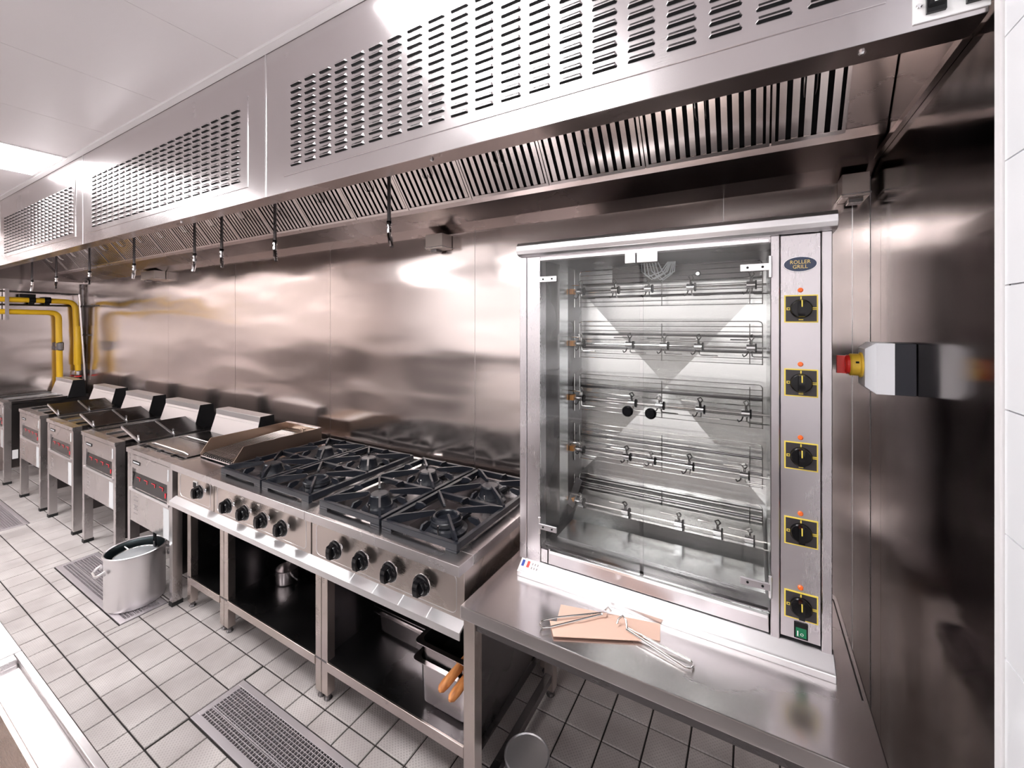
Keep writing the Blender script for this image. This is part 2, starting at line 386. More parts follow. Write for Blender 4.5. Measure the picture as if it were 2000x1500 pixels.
# ------------------------------------------------------------------ floor drains
dl = ['long steel grated floor drain in front of the open-shelf ranges', 'steel grated floor drain partly hidden behind the aluminium stockpot', 'grey grated floor drain in front of the farthest fryers']
for (a, b, c, d), lb in zip(DRAINS, dl):
    t = thing('floor_drain', lb, 'drain', ((a + b) / 2, (c + d) / 2, 0), group='grated floor drains')
    part('channel', MB().box(a + .001, b - .001, c + .001, d - .001, -.0515, -.049, SLOT).box(a + .001, a + .004, c + .001, d - .001, -.049, -.005, SLOT).box(a + .004, b - .001, c + .001, c + .004, -.049, -.005, SLOT).box(a + .004, b - .001, d - .004, d - .001, -.049, -.005, SLOT), t)
    q = .026; m = MB()
    m.box(a, b, c, c + q, -.005, .002, ST_DRAIN).box(a, b, d - q, d, -.005, .002, ST_DRAIN).box(a, a + q, c + q, d - q, -.005, .002, ST_DRAIN).box(b - q, b, c + q, d - q, -.005, .002, ST_DRAIN)
    part('drain_frame', m, t, bevel=.0008)
    g = MB(); x = a + q
    while x < b - q:
        g.box(x, x + .0032, c + q, d - q, -.010, .0010, ST_DRAIN); x += .0165
    y = c + q
    while y < d - q:
        g.box(a + q, b - q, y, y + .0028, -.009, .0004, ST_DRAIN); y += .0135
    for yy in (c + q + .045,): g.box(a + q, b - q, yy, yy + .004, -.004, .0018, ST_DRAIN)
    part('grating', g, t, kind='stuff')

# ------------------------------------------------------------------ extraction hood
HY = 1.02; HZ = 2.158
hd = thing('extraction_hood', 'long brushed steel extraction hood with louvred front along the back wall', 'hood', (-3.4, 1.45, HZ))
mods = [(-1.78, XR - .003), (-3.925, -1.78), (-6.07, -3.925), (XL + .003, -6.07)]
def louvre_panel(x0, x1, z0, z1, parent):
    y = HY - .003
    p = part('louvre_panel', MB().box(x0, x1, y, HY, z0, z1, ST_HOOD), parent, bevel=.0008)
    m = MB(); n = int((x1 - x0 - .05) / .0892); mx = ((x1 - x0) - (n - 1) * .0892 - .066) / 2
    rows = int(round((z1 - z0 - .06) / .0264)); mz = ((z1 - z0) - rows * .0264) / 2
    for i in range(n):
        for j in range(rows):
            a = x0 + mx + i * .0892; b = a + .066; zb = z0 + mz + j * .0264 + .006; zt = zb + .0125; dp = .0075; e = .006
            # pressed hood: open, dark underside, sloping shell above, closed ends
            v = [(a, y, zb), (b, y, zb), (a + e, y - dp, zb), (b - e, y - dp, zb), (a + e, y, zt), (b - e, y, zt), (a + e, y - dp, zb + .003), (b - e, y - dp, zb + .003)]
            m.add(v, [(2, 3, 7, 6), (6, 7, 5, 4), (0, 2, 6), (0, 6, 4), (1, 7, 3), (1, 5, 7)], ST_HOOD)
            m.add([(a + .002, y - .0006, zb - .0035), (b - .002, y - .0006, zb - .0035), (b - e, y - dp + .001, zb + .0003), (a + e, y - dp + .001, zb + .0003), (a+.002, y-.0006, zb+.0003), (b-.002, y-.0006, zb+.0003)], [(0, 1, 2, 3), (0, 3, 4), (1, 5, 2), (3,2,5,4)], SLOT)
    part('louvre', m, p, kind='stuff')
for k, (a, b) in enumerate(mods):
    f = part('fascia_panel', MB().box(a + .0015, b - .0015, HY, HY + .004, HZ, CEIL - .005, ST_HOOD), hd, bevel=.0008)
    if k < 3: louvre_panel(a + .125, b - .135, 2.222, 2.622, hd)
    else: louvre_panel(a + .12, b - .12, 2.222, 2.622, hd)
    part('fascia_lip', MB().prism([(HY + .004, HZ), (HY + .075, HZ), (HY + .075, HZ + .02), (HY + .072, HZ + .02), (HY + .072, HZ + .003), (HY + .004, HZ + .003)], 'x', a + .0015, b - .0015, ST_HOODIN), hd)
m = MB()
for a, b in mods[:3]: m.box(a - .004, a + .0035, HY - .0015, HY + .001, HZ + .002, CEIL - .006, ST_BRIGHT)
part('joint_strip', m, hd)
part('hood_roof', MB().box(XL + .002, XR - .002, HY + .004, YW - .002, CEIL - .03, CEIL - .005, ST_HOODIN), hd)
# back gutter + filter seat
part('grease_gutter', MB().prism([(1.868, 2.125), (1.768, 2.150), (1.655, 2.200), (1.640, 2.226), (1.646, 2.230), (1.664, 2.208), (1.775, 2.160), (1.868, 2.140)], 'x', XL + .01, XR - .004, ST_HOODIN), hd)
part('filter_rail', MB().prism([(1.36, 2.60), (1.40, 2.60), (1.40, 2.63), (1.36, 2.63)], 'x', XL + .01, XR - .004, ST_HOODIN), hd)
part('blanking_plate', MB().quadbox([(.252, 1.648, 2.224), (XR - .003, 1.648, 2.224), (XR - .003, 1.375, 2.60), (.252, 1.375, 2.60)], (0, .004, .003), ST_HOODIN), hd)
part('side_flange', MB().box(XR - .014, XR - .001, HY + .075, 1.765, HZ - .002, HZ + .016, ST_HOODIN), hd)
part('end_cheek', MB().box(XL + .001, XL + .004, HY + .005, 1.86, HZ - .04, CEIL - .03, ST_HOODIN), hd)
m = MB()
for x in (0.186, -0.9, -2.6): m.lathe([(.007, 0), (.007, .003), (.004, .006)], (x, HY + .03, HZ), CHROME, 'z', 10, -1)
part('rivet', m, hd)
sp = part('switch_plate', MB().box(.251, XR - .003, HY - .0035, HY - .0005, 2.167, 2.30, WHT), hd, bevel=.0008)
for x in (.268, .319):
    m = MB(); m.box(x, x + .026, HY - .010, HY - .0036, 2.178, 2.252, BLACK)
    m.prism([(HY - .0105, 2.186), (HY - .0145, 2.19), (HY - .0115, 2.215), (HY - .0155, 2.244), (HY - .0105, 2.246)], 'x', x + .003, x + .023, BLACKM)
    text_mb(m, 'O', .011, (x + .013, HY - .0150, 2.204), (1, 0, 0), (0, 0, 1), WHT, .0003)
    text_mb(m, 'I', .011, (x + .013, HY - .0150, 2.193), (0, 0, 1), (-1, 0, 0), WHT, .0003)
    part('rocker_switch', m, sp)
m = MB(); m.lathe([(.0045, 0), (.0045, .0015), (.003, .003)], (.259, HY - .0036, 2.197), CHROME, 'y', 12, -1)
part('screw', m, sp)

# baffle filters, removable cassettes
top = Vector((0, 1.378, 2.585)); bot = Vector((0, 1.648, 2.226))
ax = (top - bot).normalized(); nrm = Vector((0, -ax.z, ax.y)).normalized()   # faces front/down
if nrm.y > 0: nrm = -nrm
Lf = (top - bot).length
def fp(x, t, n_): q = bot + ax * t + nrm * n_; return (x, q.y, q.z)
def slab(m, x0, x1, t0, t1, n0, n1, mt):
    m.add([fp(x, t, n) for n in (n0, n1) for t in (t0, t1) for x in (x0, x1)], [(0, 2, 3, 1), (4, 5, 7, 6), (0, 1, 5, 4), (2, 6, 7, 3), (0, 4, 6, 2), (1, 3, 7, 5)], mt)
def make_filter(x0, w_, label):
    t = thing('baffle_filter', label, 'filter', (x0, 1.648, 2.226), group='stainless baffle filters in the hood')
    m = MB(); q = .012
    slab(m, x0 + .002, x0 + w_ - .002, 0, q, 0, .022, ST_FILTER); slab(m, x0 + .002, x0 + w_ - .002, Lf - q, Lf, 0, .022, ST_FILTER)
    slab(m, x0 + .002, x0 + .012, q, Lf - q, 0, .022, ST_FILTER); slab(m, x0 + w_ - .012, x0 + w_ - .002, q, Lf - q, 0, .022, ST_FILTER)
    slab(m, x0 + .012, x0 + w_ - .012, q, Lf - q, -.004, -.002, SLOT)
    part('filter_frame', m, t)
    n = int((w_ - .02) / .034)
    me = None
    for i in range(n):
        a = x0 + (w_ - (n - 1) * .034 - .019) / 2 + i * .034
        if me is None:
            m = MB(); slab(m, a, a + .019, q, Lf - q, .013, .016, ST_FILTER); slab(m, a, a + .002, q, Lf - q, .004, .013, ST_FILTER); slab(m, a + .017, a + .019, q, Lf - q, .004, .013, ST_FILTER)
            o = part('baffle', m, t); me = o.data; a_ = a
        else:
            o = bpy.data.objects.new('baffle', me); C.objects.link(o); o.parent = t; o.location = (a - a_, 0, 0); OFF[o.name] = OFF[t.name]
    # wire pull handle
    cx = x0 + w_ / 2
    m = MB()
    for tt, sg in ((.20, 1),):
        pts = [fp(cx - .014, tt - .07, .020), fp(cx - .016, tt - .05, .034), fp(cx - .016, tt + .03, .034), fp(cx - .008, tt + .045, .030), fp(cx + .008, tt + .045, .030), fp(cx + .016, tt + .03, .034), fp(cx + .016, tt - .05, .034), fp(cx + .014, tt - .07, .020)]
        m.tube(pts, .0022, WIRE, 6)
    part('pull_handle', m, t, smooth=True)
    return t
ords = ['first', 'second', 'third', 'fourth', 'fifth', 'sixth', 'seventh', 'eighth', 'ninth', 'tenth', 'eleventh', 'twelfth', 'thirteenth', 'fourteenth', 'fifteenth', 'sixteenth', 'seventeenth', 'eighteenth', 'nineteenth', 'twentieth']
x = .05; make_filter(.052, .198, 'narrow stainless baffle filter, first in the row from the steel side wall')
src = make_filter(x - .4, .4, 'stainless baffle filter in the hood, second from the steel side wall')
for k in range(1, 17):
    c = copy_tree(src); c.location.x = src.location.x - .4 * k
    c['label'] = 'stainless baffle filter in the hood, %s from the steel side wall' % ords[k + 1]
xe = x - .4 * 17
make_filter(XL + .02, xe - (XL + .02), 'stainless baffle filter in the hood, last beside the yellow gas pipes')

# gutter drain cups
for (a, b, c, d, lb) in [(-1.572, -1.455, 2.035, 2.085, 'small square steel drain cup under the hood gutter, left of the rotisserie'),
                         (-5.25, -4.95, 2.05, 2.10, 'small steel drain cup under the hood gutter above the fryers'),
                         (.262, .335, 2.050, 2.098, 'small square steel drain cup under the hood in the corner')]:
    m = MB().box(a, b, 1.78, 1.866, c, d + .03, ST_PANEL).box(a - .004, b + .004, 1.776, 1.868, c + .006, c + .012, ST)
    m.box(a + .02, a + .06, 1.80, 1.85, c - .014, c, ST_IN)
    solo('grease_cup', m, lb, 'drain cup', ((a + b) / 2, 1.82, c), 'drain cups under the hood gutter', bevel=.001)

# ------------------------------------------------------------------ fire-suppression nozzles
nz = [(-1.456, 1), (-2.353, 1), (-2.93, 1), (-3.281, 0), (-4.255, 0), (-5.215, 1), (-6.134, 1), (-6.95, 0)]
wh = ['over the right-hand range', 'over the grill grate', 'at the grill edge', 'over the nearest fryer', 'over the second fryer', 'over the third fryer', 'over the fourth fryer', 'at the far wall']
for k, ((x, ang), lb) in enumerate(zip(nz, wh)):
    t = thing('suppression_nozzle', 'thin hanging pipe with chrome nozzle ' + lb, 'nozzle', (x, 1.4, 2.5), group='fire suppression nozzles under the hood')
    part('drop_pipe', MB().tube([(x, 1.4, 2.55), (x, 1.4, 2.075)], .0085, ST_IN, 10), t, smooth=True)
    m = MB(); m.lathe([(.010, 0), (.0135, .004), (.0135, .012), (.009, .014), (.009, .020), (.0125, .024), (.0125, .040), (.008, .044)], (x, 1.4, 2.085), CHROME, 'z', 12, -1)
    dx = .028 if ang else .004
    m.tube([(x, 1.4, 2.044), (x + dx * .5, 1.395, 2.01), (x + dx, 1.39, 1.976)], [.0095, .012, .009], CHROME, 10)
    part('nozzle_head', m, t, smooth=True)
    part('cap', MB().lathe([(.0115, 0), (.012, .008), (.009, .012)], (x, 1.4, 2.098), BLACK, 'z', 12, -1), t)

# ------------------------------------------------------------------ gas pipes on left wall
def elbow(p0, p1, p2, r, n=6):
    """points for a path with rounded corner at p1"""
    p0, p1, p2 = map(Vector, (p0, p1, p2)); a = (p0 - p1).normalized() * r; b = (p2 - p1).normalized() * r; out = [p0]
    for i in range(n + 1):
        t = i / n; out.append((p1 + a) * (1 - t) ** 2 + p1 * 2 * t * (1 - t) + (p1 + b) * t ** 2)
    return out + [p2]
GX = XL + .075
t = thing('gas_pipe', 'upper yellow gas pipe with black clamps bending down beside the corner', 'pipe', (GX, 1.78, .98), group='yellow gas pipes on the end wall')
part('pipe', MB().tube(elbow((GX, .2, 1.895), (GX, 1.775, 1.88), (GX, 1.80, 1.05), .09), .028, GASY, 14), t, smooth=True)
part('sleeve', MB().lathe([(.030, 0), (.035, .01), (.035, .46), (.030, .47)], (GX, 1.795, 1.12), GASY, 'z', 14), t, smooth=True)
part('pipe_union', MB().lathe([(.03, 0), (.036, .008), (.036, .05), (.03, .06)], (GX, 1.80, .99), ST, 'z', 10), t)
part('red_gasket', MB().lathe([(.03, 0), (.034, .006), (.03, .016)], (GX, 1.80, .972), RED, 'z', 14), t)
for y in (1.40, 1.52): part('pipe_clamp', MB().cyl((GX, y, 1.888), .037, .05, BLACKM, 'y', 12).box(GX - .02, GX + .02, y, y + .04, 1.835, 1.87, BLACKM), t)
part('pipe_valve', MB().box(GX - .025, GX + .025, 1.33, 1.45, 1.915, 1.95, BLACKM), t)
t = thing('gas_pipe', 'lower yellow gas pipe dropping to the fryer at the end wall', 'pipe', (GX, 1.64, .9), group='yellow gas pipes on the end wall')
part('pipe', MB().tube(elbow((GX, .2, 1.765), (GX, 1.635, 1.745), (GX, 1.65, .55), .07), .028, GASY, 14), t, smooth=True)
part('pipe_union', MB().lathe([(.029, 0), (.034, .01), (.034, .09), (.029, .10)], (GX, 1.645, 1.30), ST_IN, 'z', 10), t)
part('wall_bracket', MB().box(GX - .05, GX + .04, 1.22, 1.25, 1.66, 2.0, ST), t)
solo('wall_conduit', MB().tube([(GX + .03, 1.80, 1.97), (GX + .06, 1.845, .93)], .010, ST, 8).tube([(XL + .02, .9, 1.98), (GX + .03, 1.80, 1.97)], .008, ST_IN, 8), 'thin grey steel conduit slanting down the corner by the gas pipes', 'conduit', (GX, 1.8, .93), smooth=True)
m = MB().tube([(XL + .04, 1.85, 2.1), (XL + .04, 1.85, .55)], .011, ST_IN, 8).tube([(XL + .03, .9, 1.83), (XL + .03, 1.86, 1.83), (XL + .45, 1.858, 1.83)], .010, ST_DARK, 8)
m.box(XL + .02, XL + .2, 1.85, 1.868, 1.47, 1.485, ST_DARK)
solo('corner_pipe', m, 'dark thin service pipe running up the corner behind the gas pipes', 'pipe', (XL + .04, 1.85, .55))

# ------------------------------------------------------------------ isolator switch on the side wall
t = thing('isolator_switch', 'grey isolator box with red and yellow rotary handle on the steel side wall', 'switch', (XR, 1.43, 1.51))
y0, y1, z0, z1 = 1.395, 1.505, 1.447, 1.577; ch = .016
oct_ = lambda i: [(y0 + i, z0 + ch), (y0 + i + ch, z0 + i), (y1 - i - ch, z0 + i), (y1 - i, z0 + ch), (y1 - i, z1 - ch), (y1 - i - ch, z1 - i), (y0 + i + ch, z1 - i), (y0 + i, z1 - ch)]
part('back_box', MB().box(XR - .042, XR - .001, y0, y1, z0, z1, BOXDARK), t, bevel=.001)
m = MB(); q = ch
m.box(XR - .078, XR - .042, y0, y1, z0, z1, BOXGREY)
A = [(y0, z0), (y1, z0), (y1, z1), (y0, z1)]; B = [(y0 + q, z0 + q), (y1 - q, z0 + q), (y1 - q, z1 - q), (y0 + q, z1 - q)]
m.add([(XR - .078, a, b) for a, b in A] + [(XR - .098, a, b) for a, b in B], [(0, 1, 5, 4), (1, 2, 6, 5), (2, 3, 7, 6), (3, 0, 4, 7), (4, 5, 6, 7)], BOXGREY)
part('cover', m, t, label='light grey cover with chamfered edges')
cy, cz = (y0 + y1) / 2, (z0 + z1) / 2 + .004
c_ = part('rotary_collar', MB().lathe([(.034, 0), (.034, .004), (.030, .006), (.030, .024), (.027, .027)], (XR - .098, cy, cz), YHANDLE, 'x', 24, -1), t, smooth=True, label='yellow collar')
m = MB(); m.lathe([(.026, 0), (.026, .006), (.022, .010)], (XR - .125, cy, cz), RED, 'x', 24, -1); m.box(XR - .152, XR - .131, cy - .008, cy + .008, cz - .024, cz + .024, RED)
part('handle', m, t, label='red rotary handle')
part('lock_hole', MB().box(XR - .115, XR - .108, cy - .0315, cy - .0295, cz + .006, cz + .011, SLOT), t)

# ------------------------------------------------------------------ fryers
FY = 1.12
def make_fryer(x0, label, lids=True):
    t = thing('fryer', label, 'fryer', (x0, FY, 0), group='free-standing electric fryers')
    W = .62; x1 = x0 + W; Z = .826; yb = 1.74
    # cabinet: front panel + side sheets
    m = MB(); m.box(x0 + .012, x1 - .012, FY + .012, yb, .362, .775, ST_FRYER); part('cabinet', m, t)
    m = MB(); m.box(x0 + .035, x1 - .035, FY + .002, FY + .013, .365, .575, ST_FRYER); m.box(x0 + .035, x1 - .035, FY + .002, FY + .013, .705, .79, ST_FRYER)
    m.box(x0 + .035, x0 + .065, FY + .002, FY + .013, .575, .705, ST_FRYER); m.box(x1 - .07, x1 - .035, FY + .002, FY + .013, .575, .705, ST_FRYER)
    p = part('front_panel', m, t, bevel=.001)
    d = part('display', MB().prism([(FY + .016, .578), (FY + .003, .586), (FY + .014, .696), (FY + .020, .703)], 'x', x0 + .066, x1 - .071, BLACK), t, label='black sloping control display with red figures')
    for i in range(4):
        xx = x0 + .12 + i * .105; m = MB()
        m.box(xx, xx + .048, FY + .006, FY + .0075, .649, .652, LEDRED).box(xx + .044, xx + .048, FY + .005, FY + .0062, .632, .649, LEDRED)
        part('led_figure', m, d, kind='stuff')
    part('led_figure', MB().box(x1 - .105, x1 - .093, FY + .0035, FY + .005, .600, .628, LEDRED), d)
    m = MB(); m.box(x0 + .035, x1 - .035, FY - .006, FY + .004, .562, .578, ST_BRIGHT); part('ledge', m, p)
    part('badge', MB().box(x0 + .08, x0 + .185, FY - .0005, FY + .002, .735, .755, BLACKM).box(x0 + .088, x0 + .177, FY - .001, FY, .741, .749, PAPER), t)
    part('instruction_strip', MB().box(x1 - .115, x1 - .045, FY + .0008, FY + .0025, .37, .545, PAPER), t, label='pale printed instruction strip')
    m = MB()
    for zz in (.42, .445, .47, .50, .525):
        m.box(x0 + .09, x0 + .145, FY + .0009, FY + .0025, zz, zz + .006, PRINTG)
    m.prism([(x0 + .10, .455), (x0 + .14, .455), (x0 + .12, .475)], 'y', FY + .0008, FY + .0025, PRINTG)
    part('pictogram', m, t)
    part('paper_tag', MB().box(x1 - .06, x1 - .045, FY - .0005, FY + .0015, .71, .775, PAPER), t)
    # corner posts, legs with black feet
    for (xa, ya, h) in ((x0, FY, Z - .02), (x1 - .036, FY, Z - .02), (x0, yb - .05, .38), (x1 - .036, yb - .05, .38)):
        l = part('leg', MB().box(xa, xa + .036, ya, ya + .05, .022, h, ST_FRYER), t, bevel=.0012)
        part('foot', MB().box(xa - .003, xa + .039, ya - .003, ya + .053, 0, .022, RUBBER), l)
    # black side skin
    part('side_panel', MB().box(x1 - .012, x1 - .002, FY + .052, yb, .16, Z - .03, ST_DARK), t, label='dark side panel')
    # drain valve below
    m = MB().tube([(x0 + .28, FY + .10, .37), (x0 + .28, FY + .10, .33), (x0 + .34, FY + .07, .315)], .014, ST_IN, 10).tube([(x0 + .26, FY + .10, .335), (x0 + .18, FY + .08, .345)], .005, CHROME, 8)
    part('drain_valve', m, t, smooth=True)
    # deck
    m = MB(); m.box(x0 - .004, x1 + .004, FY - .006, FY + .05, Z - .028, Z, ST_FRYER); part('front_rim', m, t, bevel=.002)
    m = MB(); m.box(x0, x1, FY + .05, yb, Z - .03, Z - .006, ST_DECK)
    for i in range(3): m.box(x0 + .06 + i * .19, x0 + .07 + i * .19, FY + .06, yb - .12, Z - .006, Z + .002, ST_BRIGHT if i == 1 else ST_DECK)
    m.box(x0 - .002, x0 + .008, FY + .05, yb, Z - .02, Z + .002, ST_FRYER); m.box(x1 - .008, x1 + .002, FY + .05, yb, Z - .02, Z + .002, ST_DARK)
    part('deck', m, t)
    # rear flue box
    fx0, fx1 = x0 + .05, x1 + .01
    m = MB().prism([(1.570, Z - .01), (1.612, .955), (1.612, .992), (1.70, .992), (1.715, Z - .01)], 'x', fx0, fx1, ST_FLUE)
    m.box(fx0 + .002, fx1 - .002, 1.604, 1.612, .935, .938, SLOT)
    part('flue_box', m, t, bevel=.0015)
    part('end_cap', MB().prism([(1.568, Z - .02), (1.611, .994), (1.70, .994), (1.717, Z - .02)], 'x', fx1, fx1 + .006, BLACKM), t)
    if lids:
        # side wing with two raised hinged lids
        part('side_wing', MB().box(x1 + .004, x1 + .182, 1.20, 1.70, .70, .812, ST_DARK), t)
        for (a, b) in ((1.20, 1.385), (1.395, 1.58)):
            xl, xr = x0 + .47, x0 + .765; zl, zr = .892, .828
            l = part('lid', MB().quadbox([(xl, a, zl), (xr, a, zr), (xr, b, zr), (xl, b, zl)], (0, 0, .006), ST_DECK), t)
            m = MB(); m.quadbox([(xl, a - .006, zl - .004), (xr, a - .006, zr - .004), (xr, a + .003, zr - .004), (xl, a + .003, zl - .004)], (0, 0, .015), ST_BRIGHT)
            m.quadbox([(xr - .004, a, zr - .006), (xr + .004, a, zr - .006), (xr + .004, b, zr - .006), (xr - .004, b, zr - .006)], (0, 0, .014), ST_IN)
            part('lid_edge', m, l)
            part('lid_handle', MB().tube([(xr - .03, a + .004, zr + .012), (xr - .02, a - .002, zr + .05)], .005, CHROME, 8), l)
    else:
        for k, (a, b) in enumerate(((1.20, 1.38), (1.385, 1.57))):
            l = part('lid', MB().box(x0 + .03, x1 - .02, a, b, Z - .002, Z + .006, ST_DECK), t)
            part('lid_handle', MB().tube([(x0 + .05, a + .03, Z + .006), (x0 + .10, a + .03, Z + .012), (x0 + .50, a + .03, Z + .012), (x0 + .55, a + .03, Z + .006)], .004, CHROME, 6), l)
    return t
make_fryer(-3.505, 'nearest fryer with flat lids, beside the grill and behind the stockpot', lids=False)
f2 = make_fryer(-4.32, 'second fryer from the grill, its two lids raised')
fl_ = ['third fryer from the grill, its two lids raised', 'fourth fryer from the grill, its raised lids nearest the gas pipes', 'farthest fryer against the end wall under the yellow pipes']
for k in range(3):
    c = copy_tree(f2); c.location.x = f2.location.x - .815 * (k + 1); c['label'] = fl_[k]
    if k == 2:
        c.location.x = XL + .03
        part('side_sticker', MB().box(-3.7018, -3.7005, 1.175, 1.215, .245, .335, WHITEP), c, label='white square sticker on the side')
        for ch in list(c.children):
            if ch.name.startswith(('lid', 'side_wing')):
                for g in list(ch.children): bpy.data.objects.remove(g)
                bpy.data.objects.remove(ch)

# ------------------------------------------------------------------ stove line: stands, ledge, grill, two ranges
SY = 1.0855; SZ = .845
def open_stand(x0, x1, label):
    t = thing('equipment_stand', label, 'stand', ((x0 + x1) / 2, 1.5, 0), group='open steel stands under the cooking line')
    a, b = x0 + .002, x1 - .002; yf, yb = 1.165, 1.80
    for (lx, ly) in ((a, yf), (b - .038, yf), (a, yb - .04), (b - .038, yb - .04)):
        l = part('leg', MB().box(lx, lx + .038, ly, ly + .038, .03, .63, ST_PANEL), t, bevel=.0015)
        part('foot', MB().lathe([(.014, 0), (.018, .004), (.012, .012), (.012, .032)], (lx + .019, ly + .019, 0), ST_IN, 'z', 12), l)
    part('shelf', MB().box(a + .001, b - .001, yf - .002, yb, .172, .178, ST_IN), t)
    part('shelf_edge', MB().box(a + .038, b - .038, yf - .004, yf + .004, .140, .179, ST_PANEL), t, bevel=.001)
    part('top_rail', MB().box(a + .038, b - .038, yf, yf + .03, .59, .63, ST_PANEL), t)
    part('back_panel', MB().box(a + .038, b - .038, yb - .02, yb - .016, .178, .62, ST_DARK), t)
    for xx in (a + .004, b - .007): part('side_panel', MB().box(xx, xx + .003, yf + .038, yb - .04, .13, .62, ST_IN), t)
    return t
open_stand(-2.817, -2.417, 'narrow open steel stand with shelf under the grill')
open_stand(-2.417, -1.617, 'open steel stand with an empty shelf and small pot under the left range')
open_stand(-1.617, -.817, 'open steel stand holding deep steel pans under the right range')
m = MB().prism([(1.125, .650), (1.118, .650), (1.086, .631), (1.086, .606), (1.090, .606), (1.091, .626), (1.125, .644)], 'x', -2.835, -.817, ST_BRIGHT)
gl = thing('front_ledge', 'long polished steel ledge running below the range knobs', 'rail', (-1.82, 1.11, .63))
part('rail', m, gl)
m = MB()
for xx in (-1.35, -1.22, -1.09, -.96): m.prism([(1.118, .6506), (1.117, .6502), (1.087, .6324), (1.088, .6324)], 'x', xx, xx + .004, WHT)
part('seam_weld', m, gl)

def cooking_body(t, x0, x1):
    part('body', MB().box(x0 + .004, x1 - .004, 1.118, 1.80, .634, SZ - .036, ST_PANEL), t, bevel=.0015)
    # pressed outline on the front panel
    a, b, z0, z1 = x0 + .035, x1 - .035, .662, .792; r = .022; pts = []
    for (cx, cz, a0) in ((b - r, z1 - r, 90), (a + r, z1 - r, 180), (a + r, z0 + r, 270), (b - r, z0 + r, 360)):
        for i in range(5):
            an = R(a0 - 90 + i * 22.5); pts.append((cx + r * math.cos(an), 1.1175, cz + r * math.sin(an)))
    pts.append(pts[0])
    part('pressed_outline', MB().tube(pts, .0014, ST_BRIGHT, 5, False), t)
def knob(t, x, z):
    m = MB(); m.lathe([(.035, 0), (.036, .005), (.034, .012), (.028, .016)], (x, 1.098, z), BLACK, 'y', 28, -1)
    m.lathe([(.024, 0), (.0245, .008), (.022, .013)], (x, 1.084, z), BLACK, 'y', 24, -1)
    m.prism([(1.080, z - .028), (1.060, z - .024), (1.056, z - .010), (1.056, z + .010), (1.060, z + .024), (1.080, z + .028)], 'x', x - .010, x + .010, BLACK)
    k = part('knob', m, t, smooth=True)
    part('stem', MB().lathe([(.012, 0), (.010, .004), (.010, .020)], (x, 1.118, z), CHROME, 'y', 16, -1), k, smooth=True)
    part('bezel', MB().lathe([(.0350, 0), (.0372, .001), (.0372, .004), (.0350, .005)], (x, 1.0975, z), CHROME, 'y', 28, -1), k, smooth=True)

# charcoal / lava grill
t = thing('grill_unit', 'narrow grill unit with heat-stained splash guard and wire grate', 'grill', (-2.617, 1.45, .634))
X0, X1 = -2.817, -2.417
cooking_body(t, X0, X1); knob(t, -2.508, .745)
part('igniter', MB().box(-2.625, -2.585, 1.113, 1.118, .735, .775, WHT).box(-2.619, -2.591, 1.110, 1.1135, .741, .769, BLACKM), t)
m = MB(); m.box(X0, X1, SY, 1.215, SZ - .036, SZ, ST_TOP).box(X0, X1, 1.76, 1.828, SZ - .036, SZ, ST_TOP).box(X0, X0 + .03, 1.215, 1.76, SZ - .036, SZ, ST_TOP).box(X1 - .03, X1, 1.215, 1.76, SZ - .036, SZ, ST_TOP)
part('top_plate', m, t, bevel=.0015)
part('grill_well', MB().box(X0 + .03, X1 - .03, 1.215, 1.76, SZ - .036, SZ - .030, BLACKM), t)
gd = MB()
for gx in (-2.795, -2.442): gd.prism([(1.222, SZ), (1.222, .870), (1.275, .945), (1.755, .945), (1.755, SZ)], 'x', gx, gx + .004, ST_CHAR)
gd.box(-2.795, -2.438, 1.755, 1.759, SZ, .945, ST_CHAR); gd.box(-2.795, -2.438, 1.735, 1.760, .943, .947, ST)
gd.prism([(-2.791, .852), (-2.442, .852), (-2.442, .858), (-2.791, .858)], 'y', 1.222, 1.228, ST)
part('splash_guard', gd, t, label='heat-stained three-sided splash guard')
m = MB()
nr = 16
for i in range(nr):
    xx = -2.782 + i * (.332 / (nr - 1)); m.tube([(xx, 1.228, .862), (xx, 1.245, .868), (xx, 1.74, .898)], .0042, WIRE, 6)
m.tube([(-2.787, 1.30, .866), (-2.446, 1.30, .866)], .004, WIRE, 6).tube([(-2.787, 1.66, .888), (-2.446, 1.66, .888)], .004, WIRE, 6)
part('grill_grate', m, t)
part('guard_hook', MB().tube([(-2.60, 1.753, .915), (-2.60, 1.72, .915), (-2.60, 1.72, .93), (-2.58, 1.72, .93), (-2.58, 1.72, .905)], .004, ST_CHAR, 6), t)

